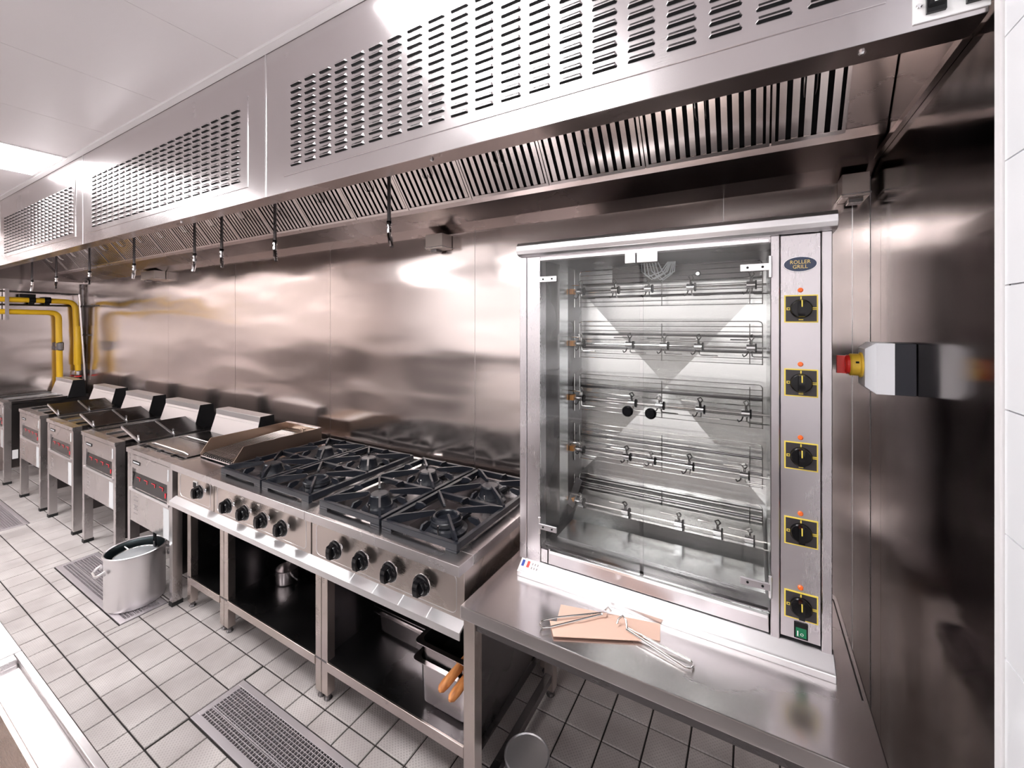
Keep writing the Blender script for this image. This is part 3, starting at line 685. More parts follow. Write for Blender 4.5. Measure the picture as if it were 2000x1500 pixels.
def make_range(x0, label, kx, ring):
    x1 = x0 + .8
    t = thing('gas_range', label, 'range', (x0 + .4, 1.45, .634), group='four-burner gas ranges')
    cooking_body(t, x0, x1)
    ox0, ox1, oy0, oy1 = x0 + .045, x1 - .055, 1.165, 1.775
    m = MB(); z0 = SZ - .036
    m.box(x0 + .0008, x1 - .0008, SY, oy0, z0, SZ, ST_TOP).box(x0 + .0008, x1 - .0008, oy1, 1.828, z0, SZ, ST_TOP).box(x0 + .0008, ox0, oy0, oy1, z0, SZ, ST_TOP).box(ox1, x1 - .0008, oy0, oy1, z0, SZ, ST_TOP)
    m.box((ox0 + ox1) / 2 - .018, (ox0 + ox1) / 2 + .018, oy0, oy1, z0, SZ - .001, ST_TOP)
    part('top_plate', m, t, bevel=.0012)
    part('rear_upstand', MB().box(x0 + .002, x1 - .002, 1.800, 1.828, SZ, SZ + .010, ST_TOP), t, bevel=.0015)
    part('drip_tray', MB().box(ox0, ox1, oy0, oy1, z0, z0 + .004, ST_IN), t)
    for k_ in kx: knob(t, k_, .732)
    gw = .357
    for gi, gx in enumerate((x0 + .022, x0 + .392)):
        a, b = gx, gx + gw; ya, yb = 1.140, 1.790; zt, zb = .878, .854; bw = .018; ym = (ya + yb) / 2
        m = MB()
        m.box(a, b, ya, ya + bw, zb, zt, IRON).box(a, b, yb - bw, yb, zb, zt, IRON).box(a, a + bw, ya + bw, yb - bw, zb, zt, IRON).box(b - bw, b, ya + bw, yb - bw, zb, zt, IRON)
        m.box(a + bw, b - bw, ym - .010, ym + .010, zb + .002, zt, IRON)
        for fx_ in (a, b - .05):
            for fy_ in (ya, yb - bw): m.box(fx_, fx_ + .05, fy_, fy_ + bw, SZ, zb, IRON)
        g = part('pan_support', m, t, bevel=.002)
        for bi in (0, 1):
            c0, c1 = (ya + bw, ym - .01) if bi == 0 else (ym + .01, yb - bw)
            cx, cy = (a + b) / 2, (c0 + c1) / 2
            for (qx, qy) in ((a + .012, c0 - .004), (b - .012, c0 - .004), (a + .012, c1 + .004), (b - .012, c1 + .004)):
                # diagonal fin: foot at the frame corner, high inner tip over the burner
                d = Vector((cx - qx, cy - qy, 0)); L = d.length; d.normalize(); n_ = Vector((-d.y, d.x, 0)) * .0045
                prof = [(0, zb), (0, zt + .006), (.05, zt + .016), (L - .046, zt + .018), (L - .040, zt + .012), (L - .056, zt), (.08, zt - .012)]
                pts = [Vector((qx, qy, 0)) + d * u + Vector((0, 0, z_)) for u, z_ in prof]; k = len(pts); m2 = MB()
                m2.add([p - n_ for p in pts] + [p + n_ for p in pts], [tuple(range(k))[::-1], tuple(range(k, 2 * k))] + [(i, (i + 1) % k, k + (i + 1) % k, k + i) for i in range(k)], IRON)
                part('finger', m2, g)
            for (sx, sy, dx, dy) in ((cx, c0, 0, 1), (cx, c1, 0, -1), (a + bw, cy, 1, 0), (b - bw, cy, -1, 0)):
                m2 = MB(); L = .055; hw = .0045
                P0 = Vector((sx, sy, 0)); d = Vector((dx, dy, 0)); n_ = Vector((-dy, dx, 0)) * hw
                prof = [(0, zb + .008), (0, zt), (.01, zt + .014), (L * .7, zt + .016), (L, zt + .008), (L * .8, zt - .004)]
                pts = [P0 + d * u + Vector((0, 0, z_)) for u, z_ in prof]; k = len(pts)
                m2.add([p - n_ for p in pts] + [p + n_ for p in pts], [tuple(range(k))[::-1], tuple(range(k, 2 * k))] + [(i, (i + 1) % k, k + (i + 1) % k, k + i) for i in range(k)], IRON)
                part('finger', m2, g)
            # burner
            big = (gi, bi) in ring
            m = MB(); zc = SZ - .032; s_ = 1.12 if big else 1.0
            m.lathe([(.075 * s_, 0), (.075 * s_, .010), (.060 * s_, .018), (.056 * s_, .026)], (cx, cy, zc), IRON, 'z', 24)
            if big:
                m.lathe([(.058, .0), (.062, .010), (.054, .030), (.052, .036), (.044, .038), (.040, .034), (.038, .020), (.020, .018), (.0, .018)], (cx, cy, zc + .024), IRON, 'z', 28, 1, False)
                m.lathe([(.060, .0), (.064, .003), (.060, .006)], (cx, cy, zc + .045), IRON, 'z', 28, 1, False)
            else:
                m.lathe([(.052, .0), (.050, .004), (.040, .038), (.041, .042), (.036, .047), (.0, .048)], (cx, cy, zc + .024), IRON, 'z', 28, 1, False)
            m.tube([(cx + .02, cy - .075, zc + .02), (cx + .02, cy - .075, zc + .052)], .0035, CHROME, 8)
            m.box(cx - .01, cx + .01, cy + .05, ym if bi == 0 else oy1 - .01, zc + .004, zc + .016, IRON)
            part('burner', m, t, smooth=True)
    return t
make_range(-2.417, 'gas range with black pan supports, between the grill and its twin', (-2.231, -2.081, -1.932, -1.783), ((1, 0),))
make_range(-1.617, 'gas range with black pan supports, nearest the rotisserie', (-1.431, -1.281, -1.134, -.982), ((1, 0),))

# ------------------------------------------------------------------ pans on the stand shelves
def gn_pan(name, x0, x1, y0, y1, z0, z1, label, inner=BLACKM, mt=ST, group='steel gastronorm pans on the shelf'):
    t = thing(name, label, 'pan', ((x0 + x1) / 2, (y0 + y1) / 2, z0), group)
    tp = .018; m = MB()
    o = [(x0, y0), (x1, y0), (x1, y1), (x0, y1)]; r = .016
    def ring_(inset, z, rad):
        out = []
        for (cx, cy, a0) in ((x1 - inset - rad, y1 - inset - rad, 0), (x0 + inset + rad, y1 - inset - rad, 90), (x0 + inset + rad, y0 + inset + rad, 180), (x1 - inset - rad, y0 + inset + rad, 270)):
            for i in range(5):
                an = R(a0 + i * 22.5); out.append((cx + rad * math.cos(an), cy + rad * math.sin(an), z))
        return out
    rows = [ring_(tp + .02, z0, .02), ring_(tp + .006, z0 + .012, .03), ring_(tp, z1 - .012, .03), ring_(tp - .002, z1 - .002, .03), ring_(0, z1 - .002, .02), ring_(0, z1 + .001, .02), ring_(tp, z1 + .001, .03)]
    rows2 = [ring_(tp + .002, z1 - .004, .028), ring_(tp + .008, z0 + .016, .028), ring_(tp + .022, z0 + .005, .02)]
    def skin(rows, mt, cap0=None, cap1=None):
        v = [p for r_ in rows for p in r_]; n = 20
        f = [(i * n + k, i * n + (k + 1) % n, (i + 1) * n + (k + 1) % n, (i + 1) * n + k) for i in range(len(rows) - 1) for k in range(n)]
        if cap0: f.append(tuple(range(n))[::-1])
        if cap1: f.append(tuple(range((len(rows) - 1) * n, len(rows) * n)))
        m.add(v, f, mt)
    skin(rows, mt, cap0=True); skin([rows[-1]] + rows2, inner, cap1=True)
    part('pan_body', m, t, smooth=True)
    return t
gn_pan('gastronorm_pan', -1.125, -.862, 1.195, 1.72, .182, .355, 'deep steel gastronorm pan on the right shelf, lower of the nested pair', ST_DARK)
gn_pan('gastronorm_pan', -1.118, -.862, 1.200, 1.70, .300, .420, 'steel pan with dark inside, stacked in the deep pan', SLOT)
gn_pan('gastronorm_pan', -1.545, -1.135, 1.375, 1.66, .18, .285, 'long steel pan standing at the back of the right shelf', ST_DARK)
gn_pan('gastronorm_pan', -1.543, -1.140, 1.378, 1.655, .225, .312, 'shallow steel pan nested in the pan at the back of the shelf', ST_DARK)
for k, (p0, p1, lb) in enumerate([((-.935, 1.128, .362), (-.868, 1.42, .455), 'orange wooden handle resting on the nested pans, upper one'), ((-.893, 1.132, .345), (-.866, 1.45, .405), 'orange wooden handle poking from the deep pan, lower one')]):
    P0, P1 = Vector(p0), Vector(p1); m = MB(); pts = [P0 + (P1 - P0) * u for u in (0, .03, .1, .5, .8, 1)]
    m.tube(pts, [.006, .014, .017, .0145, .012, .011], WOOD, 12)
    t = thing('wooden_handle_tool', lb, 'utensil', p1, group='wooden-handled tools on the pans'); part('wooden_handle', m, t, smooth=True)
    part('steel_tang', MB().tube([P1, P1 + (P1 - P0) * .35], .006, ST, 8), t)
m = MB(); m.lathe([(.050, 0), (.056, .005), (.058, .015), (.058, .075), (.061, .078), (.057, .079), (.055, .015), (.0, .01)], (-2.27, 1.42, .178), ST, 'z', 26, 1, False)
t = thing('small_pot', 'small steel pot standing alone on the left range shelf', 'pot', (-2.27, 1.42, .178)); part('pot_body', m, t, smooth=True)
part('handle', MB().tube([(-2.215, 1.41, .235), (-2.17, 1.40, .240), (-2.13, 1.395, .241)], .006, CHROME, 8), t)

# ------------------------------------------------------------------ stockpot with strainer
px, py_, pr, ph = -3.155, 1.045, .138, .305
t = thing('stockpot', 'large pale aluminium stockpot standing on the floor before the nearest fryer', 'pot', (px, py_, 0))
m = MB(); m.lathe([(0, .001), (pr - .012, .001), (pr - .002, .008), (pr, .02), (pr, ph - .006)], (px, py_, 0), ALU, 'z', 48, 1, False); part('pot_body', m, t, smooth=True)
m = MB(); m.lathe([(pr - .003, ph - .006), (pr - .003, .03), (pr - .02, .012), (0, .012)], (px, py_, 0), POTIN, 'z', 48, 1, False); part('pot_inside', m, t, smooth=True)
m = MB(); m.lathe([(pr - .003, ph - .006), (pr - .004, ph), (pr, ph + .004), (pr + .006, ph + .002), (pr + .007, ph - .004), (pr, ph - .006)], (px, py_, 0), ST_BRIGHT, 'z', 48, 1, False); part('rim', m, t, smooth=True)
for sg in (262, 82):
    d = Vector((math.cos(R(sg)), math.sin(R(sg)), 0)); s_ = Vector((-d.y, d.x, 0)); c = Vector((px, py_, .235))
    pts = [c + d * pr + s_ * .05 + Vector((0, 0, .01)), c + d * (pr + .02) + s_ * .05, c + d * (pr + .038) + s_ * .035 - Vector((0, 0, .012)), c + d * (pr + .038) - s_ * .035 - Vector((0, 0, .012)), c + d * (pr + .02) - s_ * .05, c + d * pr - s_ * .05 + Vector((0, 0, .01))]
    h = part('handle', MB().tube(pts, .007, ALU, 10), t, smooth=True)
    for q in (.05, -.05): part('handle_mount', MB().tube([c + d * (pr - .001) + s_ * q, c + d * (pr + .008) + s_ * q], .014, ALU, 10), h)
t = thing('strainer', 'round mesh strainer with upright black handle lying inside the stockpot', 'strainer', (px + .015, py_ + .005, .25))
cx, cy = px + .016, py_ - .005
m = MB(); m.lathe([(0, .012), (.05, .010), (.098, 0), (.098, -.003), (.05, .007), (0, .009)], (cx, cy, .272), SIEVE, 'z', 36, 1, False); part('mesh_disc', m, t, smooth=True)
ring = [(cx + .100 * math.cos(a / 16 * math.pi), cy + .100 * math.sin(a / 16 * math.pi), .272) for a in range(33)]
part('wire_rim', MB().tube(ring, .0035, WIRE, 6, False).tube([(cx - .100, cy, .272), (cx - .13, cy - .01, .285)], .003, WIRE, 6), t, smooth=True)
m = MB().box(cx - .018, cx + .006, cy + .088, cy + .098, .27, .385, BLACK); part('handle', m, t, bevel=.003)

# ------------------------------------------------------------------ work table under the rotisserie
TZ = .745; TX0, TX1, TY0, TY1 = -.793, .236, 1.058, 1.72
t = thing('work_table', 'stainless steel work table carrying the rotisserie oven', 'table', (-.28, 1.4, 0))
r = .035; pl = [(TX0, TY0), (TX1, TY0)]
pl += [(TX1 - r + r * math.cos(R(a)), TY1 - r + r * math.sin(R(a))) for a in (0, 22, 45, 67, 90)] + [(TX0 + .01, TY1)]
part('table_top', MB().prism(pl, 'z', TZ - .040, TZ, ST_TOP), t, bevel=.003)
part('top_seam', MB().tube([(TX1 - .012, TY0 + .2, TZ + .0005), (TX1 - .012, TY1 - .05, TZ + .0005), (TX1 - .04, TY1 - .018, TZ + .0005), (TX1 - .12, TY1 - .012, TZ + .0005)], .002, ST_DARK, 6), t)
for lx, ly in ((TX0 + .004, TY0 + .012), (TX1 - .06, TY0 + .012), (TX0 + .004, TY1 - .06), (TX1 - .06, TY1 - .06)):
    l = part('leg', MB().box(lx, lx + .042, ly, ly + .042, .03, TZ - .04, ST_PANEL), t, bevel=.0015)
    part('foot', MB().lathe([(.018, 0), (.020, .005), (.014, .012), (.014, .034)], (lx + .021, ly + .021, 0), ST_IN, 'z', 12), l)
part('lower_rail', MB().box(TX0 + .010, TX0 + .040, TY0 + .054, TY1 - .06, .075, .105, ST_IN), t, bevel=.001)
part('rear_apron', MB().box(TX0 + .046, TX1 - .06, TY1 - .045, TY1 - .02, TZ - .10, TZ - .04, ST_IN), t)
part('side_apron', MB().box(TX0 + .010, TX0 + .035, TY0 + .054, TY1 - .06, TZ - .09, TZ - .04, ST_IN), t)
part('front_apron', MB().box(TX0 + .046, TX1 - .06, TY0 + .02, TY0 + .024, TZ - .075, TZ - .04, ST_IN), t)

# things on the table
def strip(name, pts, label, z):
    m = MB(); m.quadbox([(a, b, z + dz) for a, b, dz in pts], (0, 0, .003), CARD)
    cx = sum(p[0] for p in pts) / 4; cy = sum(p[1] for p in pts) / 4
    return solo(name, m, label, 'cardboard', (cx, cy, z), 'cardboard strips on the table', bevel=.0006)
strip('cardboard_strip', [(-.502, 1.142, 0), (-.222, 1.214, 0), (-.234, 1.283, 0), (-.520, 1.216, 0)], 'tan cardboard strip lying under the other, its end toward the oven', TZ + .0005)
strip('cardboard_strip', [(-.484, 1.078, .0), (-.262, 1.186, .0), (-.300, 1.215, .0), (-.518, 1.128, .0)], 'tan cardboard strip lying on top, nearer the table edge', TZ + .0045)
t = thing('spit_fork', 'double-pronged wire spit fork across the left end of the cardboard', 'skewer', (-.45, 1.16, TZ + .012), group='loose wire forks on the table')
z = TZ + .0125
m = MB().tube([(-.385, 1.236, z), (-.50, 1.146, z)] + [(-.528, 1.118, z), (-.535, 1.106, z), (-.532, 1.092, z), (-.520, 1.086, z)] + [(-.505, 1.096, z), (-.388, 1.222, z + .002)], .0028, WIRE, 8)
part('prong', m, t, smooth=True)
part('hook', MB().tube([(-.390, 1.236, z), (-.378, 1.245, z + .012), (-.368, 1.243, z + .004)], .0028, WIRE, 8).cyl((-.385, 1.226, z - .004), .007, .013, CHROME, 'z', 10), t, smooth=True)
t = thing('spit_fork', 'double-pronged wire spit fork reaching from the cardboard across the bare steel', 'skewer', (-.24, 1.19, TZ + .01), group='loose wire forks on the table')
m = MB().tube([(-.312, 1.198, z), (-.148, 1.148, TZ + .005), (-.134, 1.152, TZ + .006), (-.131, 1.168, TZ + .005), (-.140, 1.182, TZ + .004), (-.310, 1.205, z)], .0028, WIRE, 8)
part('prong', m, t, smooth=True)
part('hook', MB().tube([(-.310, 1.201, z), (-.316, 1.214, z + .014), (-.328, 1.222, z + .018), (-.338, 1.214, z + .010), (-.340, 1.204, z + .002)], .003, WIRE, 8), t, smooth=True)
# can under the table
t = thing('paint_can', 'tin can with blue-grey lid on the floor under the table', 'can', (-.668, 1.262, 0))
m = MB(); m.lathe([(.074, .002), (.077, .0), (.077, .006), (.074, .009), (.074, .160), (.077, .163), (.077, .170), (.073, .172), (.070, .168)], (-.662, 1.258, 0), CANM, 'z', 36); part('can_body', m, t, smooth=True)
m = MB(); m.lathe([(.070, .1675), (.067, .1675), (.064, .1645), (0, .1645)], (-.662, 1.258, 0), CANLID, 'z', 36, 1, False); part('lid', m, t, smooth=True)

# ------------------------------------------------------------------ rotisserie oven
OX0, OX1 = -.716, .179; BX0, BX1 = -.724, .175; BY0, BY1 = 1.32, 1.70 + .06; OZ = TZ
IX0, IX1 = -.643, .042; IZ0, IZ1 = .858, 1.862
t = thing('rotisserie_oven', 'tall steel rotisserie oven with glass doors and five control knobs', 'oven', (-.27, 1.5, TZ))
OV = t
part('front_lip', MB().prism([(1.285, OZ), (1.285, .763), (1.290, .766), (1.324, .792), (1.34, .795), (1.34, OZ)], 'x', OX0, OX1, ST_BRIGHT), t, bevel=.0015)
part('plinth', MB().box(BX0 + .01, BX1 - .01, 1.34, BY1, OZ, .79, ST_OVEN), t)
part('top_cap', MB().prism([(1.335, 1.862), (1.306, 1.862), (1.292, 1.868), (1.285, 1.880), (1.287, 1.897), (1.297, 1.908), (1.32, 1.912), (BY1, 1.912), (BY1, 1.862)], 'x', OX0 - .004, OX1 + .004, ST_BRIGHT), t, bevel=.001)
part('left_post', MB().box(BX0, -.697, BY0, 1.40, .79, 1.862, ST_OVEN), t, bevel=.0015)
part('left_frame', MB().box(-.696, IX0, BY0 + .002, 1.37, .79, 1.862, ST_OVEN), t, bevel=.0015)
part('left_side', MB().box(BX0, BX0 + .012, 1.40, BY1, .79, 1.862, ST_OVEN), t)
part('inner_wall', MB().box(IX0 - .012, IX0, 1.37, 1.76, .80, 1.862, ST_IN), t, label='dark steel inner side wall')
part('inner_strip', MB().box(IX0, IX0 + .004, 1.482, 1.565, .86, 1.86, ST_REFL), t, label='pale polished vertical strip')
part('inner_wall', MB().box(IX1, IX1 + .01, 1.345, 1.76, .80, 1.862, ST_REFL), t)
part('back_shell', MB().box(BX0, BX1, 1.772, 1.785, .79, 1.862, ST_OVEN), t)
part('right_side', MB().box(BX1 - .008, BX1, 1.335, BY1, .79, 1.862, ST_OVEN), t)
# column
part('column_post', MB().box(IX1, .0625, BY0, 1.345, .79, 1.862, ST_OVEN), t, bevel=.0015)
part('column_post', MB().box(.1535, BX1, BY0, 1.345, .79, 1.862, ST_OVEN), t, bevel=.0015)
cp = part('control_panel', MB().box(.0645, .1515, BY0 + .003, 1.34, .802, 1.860, ST_OVEN), t, bevel=.001)
part('header', MB().box(-.697, IX1, BY0 + .004, 1.345, 1.845, 1.862, ST_OVEN), t)
part('header_strip', MB().box(-.640, IX1 - .004, BY0 - .004, BY0 + .004, 1.846, 1.853, ST_BRIGHT), t)
# interior back: embossed X reflector made of four sloping facets
zc0, zc1 = .985, 1.765; cx, cz = -.297, 1.378; yb = 1.765
for pts in ([(IX0, zc0), (IX1, zc0)], [(IX1, zc0), (IX1, zc1)], [(IX1, zc1), (IX0, zc1)], [(IX0, zc1), (IX0, zc0)]):
    (a, b), (c, d) = pts
    m = MB(); m.add([(a, yb - .036, b), (c, yb - .036, d), (cx, yb - .006, cz), (a, yb - .033, b), (c, yb - .033, d), (cx, yb - .003, cz)], [(0, 1, 2), (3, 5, 4), (0, 3, 4, 1), (1, 4, 5, 2), (2, 5, 3, 0)], ST_REFL)
    part('reflector_facet', m, t)
part('interior_back', MB().box(IX0, IX1, yb - .036, yb - .032, .852, zc0, ST_REFL).box(IX0, IX1, yb - .036, yb - .032, zc1, 1.85, ST_REFL).box(IX0, IX1, yb + .002, yb + .006, .80, 1.862, ST_REFL), t)
part('interior_top', MB().box(IX0, IX1, 1.345, 1.765, 1.852, 1.860, ST_IN), t)
part('upper_housing', MB().box(IX0 + .15, IX1 - .02, 1.68, 1.726, 1.79, 1.85, ST_DARK), t)
m = MB()
for k in range(7):
    a = random.uniform(.01, .03)
    m.tube([(-.36 + .01 * k, 1.60, 1.85), (-.355 + .012 * k, 1.59, 1.83 - a), (-.33 + .01 * k, 1.585, 1.812 - a), (-.29 + .008 * k, 1.59, 1.82 - a * .5), (-.265 + .004 * k, 1.60, 1.85)], .0022, CABLE, 6)
part('cable_bundle', m, t, smooth=True)
part('interior_lamp', MB().lathe([(.008, 0), (.010, .012), (.006, .016)], (-.165, 1.60, 1.80), CHROME, 'y', 12, -1), t)
# floor of the oven, sloping tray
part('oven_floor', MB().box(IX0, IX1, 1.345, 1.765, .842, .850, ST_IN), t)
part('drip_tray', MB().prism([(1.40, .8505), (1.56, .852), (1.60, .885), (1.70, .935), (1.726, .960), (1.726, .967), (1.69, .942), (1.59, .892), (1.55, .858), (1.40, .856)], 'x', IX0 + .03, IX1 - .01, ST_REFL), t)
part('drawer_front', MB().box(-.612, .038, BY0 + .001, 1.335, .797, .848, ST_OVEN), t, bevel=.001)
part('drawer_lip', MB().box(-.604, .036, BY0 - .008, BY0 + .004, .838, .848, ST_BRIGHT), t, bevel=.001)
part('drawer_end', MB().box(-.640, -.616, BY0 + .002, 1.335, .797, .842, ST_OVEN), t)
part('side_bracket', MB().quadbox([(IX0 + .003, 1.56, .91), (IX0 + .003, 1.66, .985), (IX0 + .022, 1.675, .965), (IX0 + .022, 1.575, .89)], (0, .003, 0), ST_OVEN), t)
# doors
for (a, b, hx, kx_) in ((-.636, -.2995, -.638, -.330), (-.2965 + .008, .040, .041, -.262)):
    d = part('glass_door', MB().box(a, b, 1.306, 1.311, .858, 1.843, GLASS), t)
    part('door_knob', MB().lathe([(.004, 0), (.004, .010), (.012, .012), (.0165, .018), (.0165, .024), (.012, .030)], (kx_, 1.306, 1.360), BLACK, 'y', 24, -1), d, smooth=True)
    for hz, lg in ((1.778, 1), (.930, 0)):
        s0, s1 = (hx, hx + .066) if hx < -.3 else (hx - .070, hx)
        h = part('hinge', MB().box(s0, s1, 1.299, 1.306, hz - .0095, hz + .0095, ST_BRIGHT if lg else ST_OVEN), d, bevel=.001)
        m = MB()
        for q in (.25, .75): m.lathe([(.0032, 0), (.0032, .002)], (s0 + (s1 - s0) * q, 1.299, hz), BLACKM, 'y', 10, -1)
        m.tube([(hx, 1.304, hz - .028), (hx, 1.304, hz + .028)], .0045, ST_BRIGHT, 10)
        part('hinge_pin', m, h)
    lx = (-.342, -.310) if hx < -.3 else (-.306, -.245)
    part('latch_plate', MB().box(lx[0], lx[1], 1.298, 1.306, 1.812, 1.843, ST_BRIGHT), d, bevel=.002)
# badge
m = MB(); ccx, ccz = .1075, 1.782
m.add([(ccx + .036 * math.cos(a / 18 * math.pi), BY0 + y_, ccz + .0195 * math.sin(a / 18 * math.pi)) for y_ in (.003, -.0005) for a in range(36)], [tuple(range(36)), tuple(range(36, 72))] + [(i, (i + 1) % 36, 36 + (i + 1) % 36, 36 + i) for i in range(36)], NAVY)
rg = [(ccx + .036 * math.cos(a / 18 * math.pi), BY0 - .0005, ccz + .0195 * math.sin(a / 18 * math.pi)) for a in range(37)]
m.tube(rg, .0009, ST_BRIGHT, 5, False)
text_mb(m, 'ROLLER', .0135, (ccx, BY0 - .0008, ccz + .0052), (1, 0, 0), (0, 0, 1), GOLD, .0006, xs=.95)
text_mb(m, 'GRILL', .0135, (ccx, BY0 - .0008, ccz - .0070), (1, 0, 0), (0, 0, 1), GOLD, .0006, xs=.95)
part('brand_badge', m, cp, label='oval navy badge with gold lettering')
for i, kz in enumerate((1.666, 1.473, 1.282, 1.084, .891)):
    yk = BY0 + .003; kx0 = .1095
    m = MB(); m.box(kx0 - .0365, kx0 + .0365, yk - .002, yk, kz - .036, kz + .036, YELLOW); m.box(kx0 - .0335, kx0 + .0335, yk - .0025, yk - .001, kz - .033, kz + .033, PLATE)
    for (qx, qz, ww, hh) in ((-.0275, 0, .004, .0035), (.0285, .002, .005, .0012), (.0285, -.002, .005, .0012), (0, .0275, .0015, .004), (0, -.0285, .005, .0012)):
        m.box(kx0 + qx - ww, kx0 + qx + ww, yk - .0030, yk - .0022, kz + qz - hh, kz + qz + hh, YELLOW)
    m.box(kx0 - .0275 - .002, kx0 - .0275 + .002, yk - .0034, yk - .0028, kz - .0018, kz + .0018, PLATE)
    sc = part('scale_plate', m, cp, label='black dial plate with yellow border')
    m = MB(); m.lathe([(.0245, 0), (.0245, .008), (.021, .013)], (kx0, yk - .0025, kz), BLACK, 'y', 28, -1)
    m.prism([(yk - .014, kz - .024), (yk - .030, kz - .020), (yk - .033, kz), (yk - .030, kz + .020), (yk - .014, kz + .024)], 'x', kx0 - .0065, kx0 + .0065, BLACK)
    m.box(kx0 - .0012, kx0 + .0012, yk - .0335, yk - .028, kz + .004, kz + .0215, YELLOW)
    part('knob', m, t, smooth=True)
    part('indicator_light', MB().lathe([(.0062, 0), (.0062, .003), (.004, .0055)], (kx0 - .001, yk, kz + .0485), ORANGE, 'y', 16, -1), t, smooth=True)
m = MB(); m.box(.0945, .1245, BY0 - .001, BY0 + .003, .808, .848, BLACKM); m.prism([(BY0 - .001, .811), (BY0 - .006, .815), (BY0 - .003, .828), (BY0 - .001, .836)], 'x', .098, .121, GREEN)
text_mb(m, 'O', .010, (.111, BY0 - .0055, .822), (1, 0, 0), (0, 0, 1), WHT, .0003); m.box(.101, .103, BY0 - .0065, BY0 - .004, .817, .829, WHT)
part('rocker_switch', m, cp, label='green rocker switch')
# flag sticker on the sloping lip
def lipp(x, u):  # u 0..1 up the slope
    return (x, 1.290 + .034 * u - .0006, .766 + .026 * u + .0010)
m = MB()
for k, (a, b, mt_) in enumerate(((-.708, -.698, BLUE), (-.697, -.689, WHT), (-.688, -.678, REDP))):
    m.add([lipp(a, .30), lipp(b, .30), lipp(b, .80), lipp(a, .80)], [(0, 1, 2, 3)], mt_)
for a in (-.670, -.660, -.650):
    for u in (.25, .55): m.add([lipp(a, u), lipp(a + .005, u), lipp(a + .005, u + .2), lipp(a, u + .2)], [(0, 1, 2, 3)], PRINTG)
part('flag_sticker', m, t, label='small blue white and red flag sticker')
# heating elements guards, one stack of rods per level
SPZ = (1.755, 1.546, 1.327, 1.122, .912)
for zz in SPZ:
    m = MB(); zt = zz + .088; n = 9; y = 1.675
    for i in range(n):
        z_ = zt - i * .0185
        if i == 0: m.tube([(IX0 + .012, y, z_ - .01), (IX0 + .016, y, z_ - .003), (IX0 + .024, y, z_), (IX1 - .024, y, z_), (IX1 - .016, y, z_ - .003), (IX1 - .012, y, z_ - .01)], .0019, WIRE, 6)
        else: m.tube([(IX0 + .012, y, z_), (IX1 - .012, y, z_)], .0016, WIRE, 6)
    for x_ in (IX0 + .012, IX1 - .012, IX1 - .05, -.30): m.tube([(x_, y - .002, zt - .008), (x_, y - .002, zt - .150)], .0019, WIRE, 6)
    m.tube([(IX0 + .002, y - .035, zt + .004), (IX0 + .002, y - .035, zt - .150)], .0022, WIRE, 6)
    part('element_guard', m, t)
    part('heating_element', MB().tube([(IX0 + .01, y + .02, zz + .035), (IX1 - .01, y + .02, zz + .035)], .0045, ST_IN, 8).tube([(IX0 + .01, y + .02, zz - .02), (IX1 - .01, y + .02, zz - .02)], .0045, ST_IN, 8), t)
    part('bearing', MB().box(IX0, IX0 + .018, 1.588, 1.614, zz - .011, zz + .011, BRONZE), t, bevel=.002, label='orange bronze spit bearing')
# spits
def make_spit(z, forks, label):
    t = thing('rotisserie_spit', label, 'spit', (-.3, 1.60, z), group='rotisserie spits inside the oven')
    part('rod', MB().tube([(IX0 + .018, 1.60, z), (IX1 - .002, 1.60, z)], .0038, WIRE, 8), t, smooth=True)
    for k, (x, tilt) in enumerate(forks):
        m = MB(); m.cyl((x - .012, 1.60, z), .0125, .026, CHROME, 'x', 14)
        m.cyl((x + .0125, 1.60, z), .0155, .005, BLACKM, 'x', 14)
        ca, sa = math.cos(tilt), math.sin(tilt)
        def rot(dx, dy, dz): return (x + dx, 1.60 + dy * ca - dz * sa, z + dy * sa + dz * ca)
        m.tube([rot(0, 0, .008), rot(0, 0, .026), rot(-.006, 0, .038), rot(.004, 0, .044), rot(.010, 0, .034), rot(.003, 0, .024)], .0024, ST_DARK if k % 2 else WIRE, 6)
        m.tube([rot(.004, 0, -.008), rot(.004, 0, -.026), rot(.010, 0, -.030), rot(.062, 0, -.030)], .0024, WIRE, 6)
        m.tube([rot(-.006, 0, -.008), rot(-.012, 0, -.024), rot(-.020, 0, -.030), rot(-.024, 0, -.022)], .0024, ST_DARK, 6)
        m.tube([rot(.004, .004, .008), rot(.004, .004, .022), rot(-.004, .004, .026), rot(-.060, .004, .026)], .0024, WIRE, 6)
        part('fork', m, t, smooth=True)
make_spit(SPZ[0], [(-.60, 0), (-.46, .3), (-.335, 0), (-.19, .2), (-.005, 0)], 'topmost wire-forked spit inside the oven')
make_spit(SPZ[1], [(-.60, .2), (-.405, 0), (-.28, 0), (-.165, .1), (-.005, 0)], 'second spit from the top inside the oven')
make_spit(SPZ[2], [(-.60, 0), (-.395, .3), (-.295, .5), (-.16, .2), (-.02, 0)], 'middle spit inside the oven, level with the door knobs')
make_spit(SPZ[3], [(-.60, .5), (-.415, .2), (-.325, .4), (-.195, 0), (-.025, .3)], 'fourth spit from the top inside the oven')
make_spit(SPZ[4], [(-.60, .4), (-.42, .3), (-.23, .2), (-.105, .1), (-.01, .3)], 'lowest spit inside the oven above the drip tray')

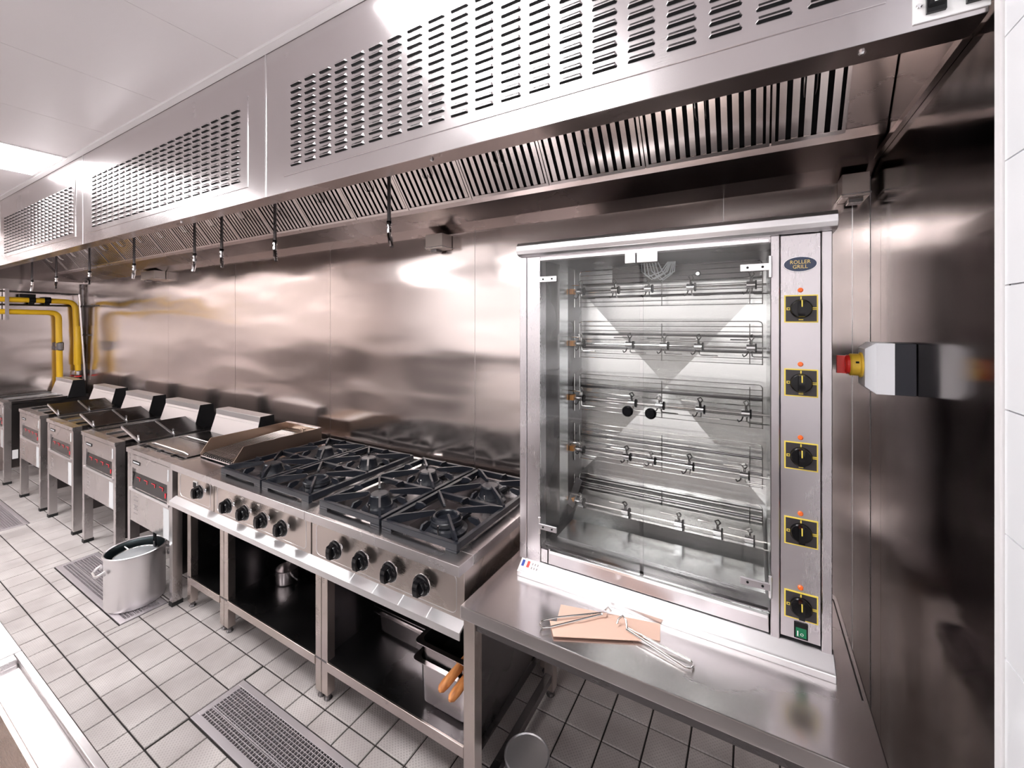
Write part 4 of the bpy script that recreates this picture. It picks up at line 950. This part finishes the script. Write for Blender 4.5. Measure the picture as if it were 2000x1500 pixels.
# ------------------------------------------------------------------ counter with sunk tray in the front corner
t = thing('sink_counter', 'brightly lit stainless counter with raised rim at the bottom left corner', 'counter', (-1.2, -.1, 0))
CZ = .90; cx0, cx1, cy0, cy1 = -2.6, .25, -.42, .270; sx = -1.412
part('plain_top', MB().box(cx0, sx - .001, cy0, cy1, CZ - .03, CZ, ST_TOP), t, bevel=.002)
m = MB(); q = .012
m.box(sx, cx1, cy1 - q, cy1, CZ - .035, CZ, ST_TOP); m.box(sx, sx + .028, cy0, cy1 - q, CZ - .035, CZ, ST_TOP); m.box(cx1 - .03, cx1, cy0, cy1 - q, CZ - .035, CZ, ST_TOP); m.box(sx + .028, cx1 - .03, cy0, cy0 + .05, CZ - .035, CZ, ST_TOP)
part('raised_rim', m, t, bevel=.002)
part('sunk_ledge', MB().box(sx + .028, cx1 - .03, .214, cy1 - q, CZ - .03, CZ - .012, ST_TOP), t, bevel=.0015)
bx0 = sx + .07; bz = CZ - .30
m = MB(); m.box(sx + .028, bx0, cy0 + .05, .214, CZ - .03, CZ - .012, ST_TOP)
m.box(bx0, cx1 - .03, .208, .214, bz, CZ - .012, ST_PANEL); m.box(bx0, bx0 + .006, cy0 + .05, .208, bz, CZ - .012, ST_PANEL); m.box(bx0, cx1 - .03, cy0 + .05, .208, bz - .006, bz, ST_PANEL)
part('basin', m, t)
for lx in (cx0 + .03, -1.45, cx1 - .08):
    for ly in (cy0 + .03, .17): part('leg', MB().box(lx, lx + .04, ly, ly + .04, 0, CZ - .03, ST_PANEL), t)
part('undershelf', MB().box(cx0 + .04, cx1 - .05, cy0 + .04, .2, .15, .17, ST_IN), t)

# ------------------------------------------------------------------ unseen counter behind the camera, added to give the steel dark reflections
t = thing('added_rear_counter', 'unseen dark-fronted counter added opposite the cooking line to darken steel reflections', 'counter', (-2.5, -3.05, 0))
part('counter_top', MB().box(-6.5, 2.6, -3.38, -2.75, .86, .90, ST_TOP), t)
for k in range(13):
    part('cabinet_door', MB().box(-6.5 + k * .7 + .003, -5.8 + k * .7 - .003, -2.80, -2.78, .12, .85, ST_IN), t)
part('carcass', MB().box(-6.5, 2.6, -3.36, -2.80, .10, .86, ST_DARK), t)
part('plinth', MB().box(-6.5, 2.6, -3.36, -2.85, 0, .10, BLACKM), t)
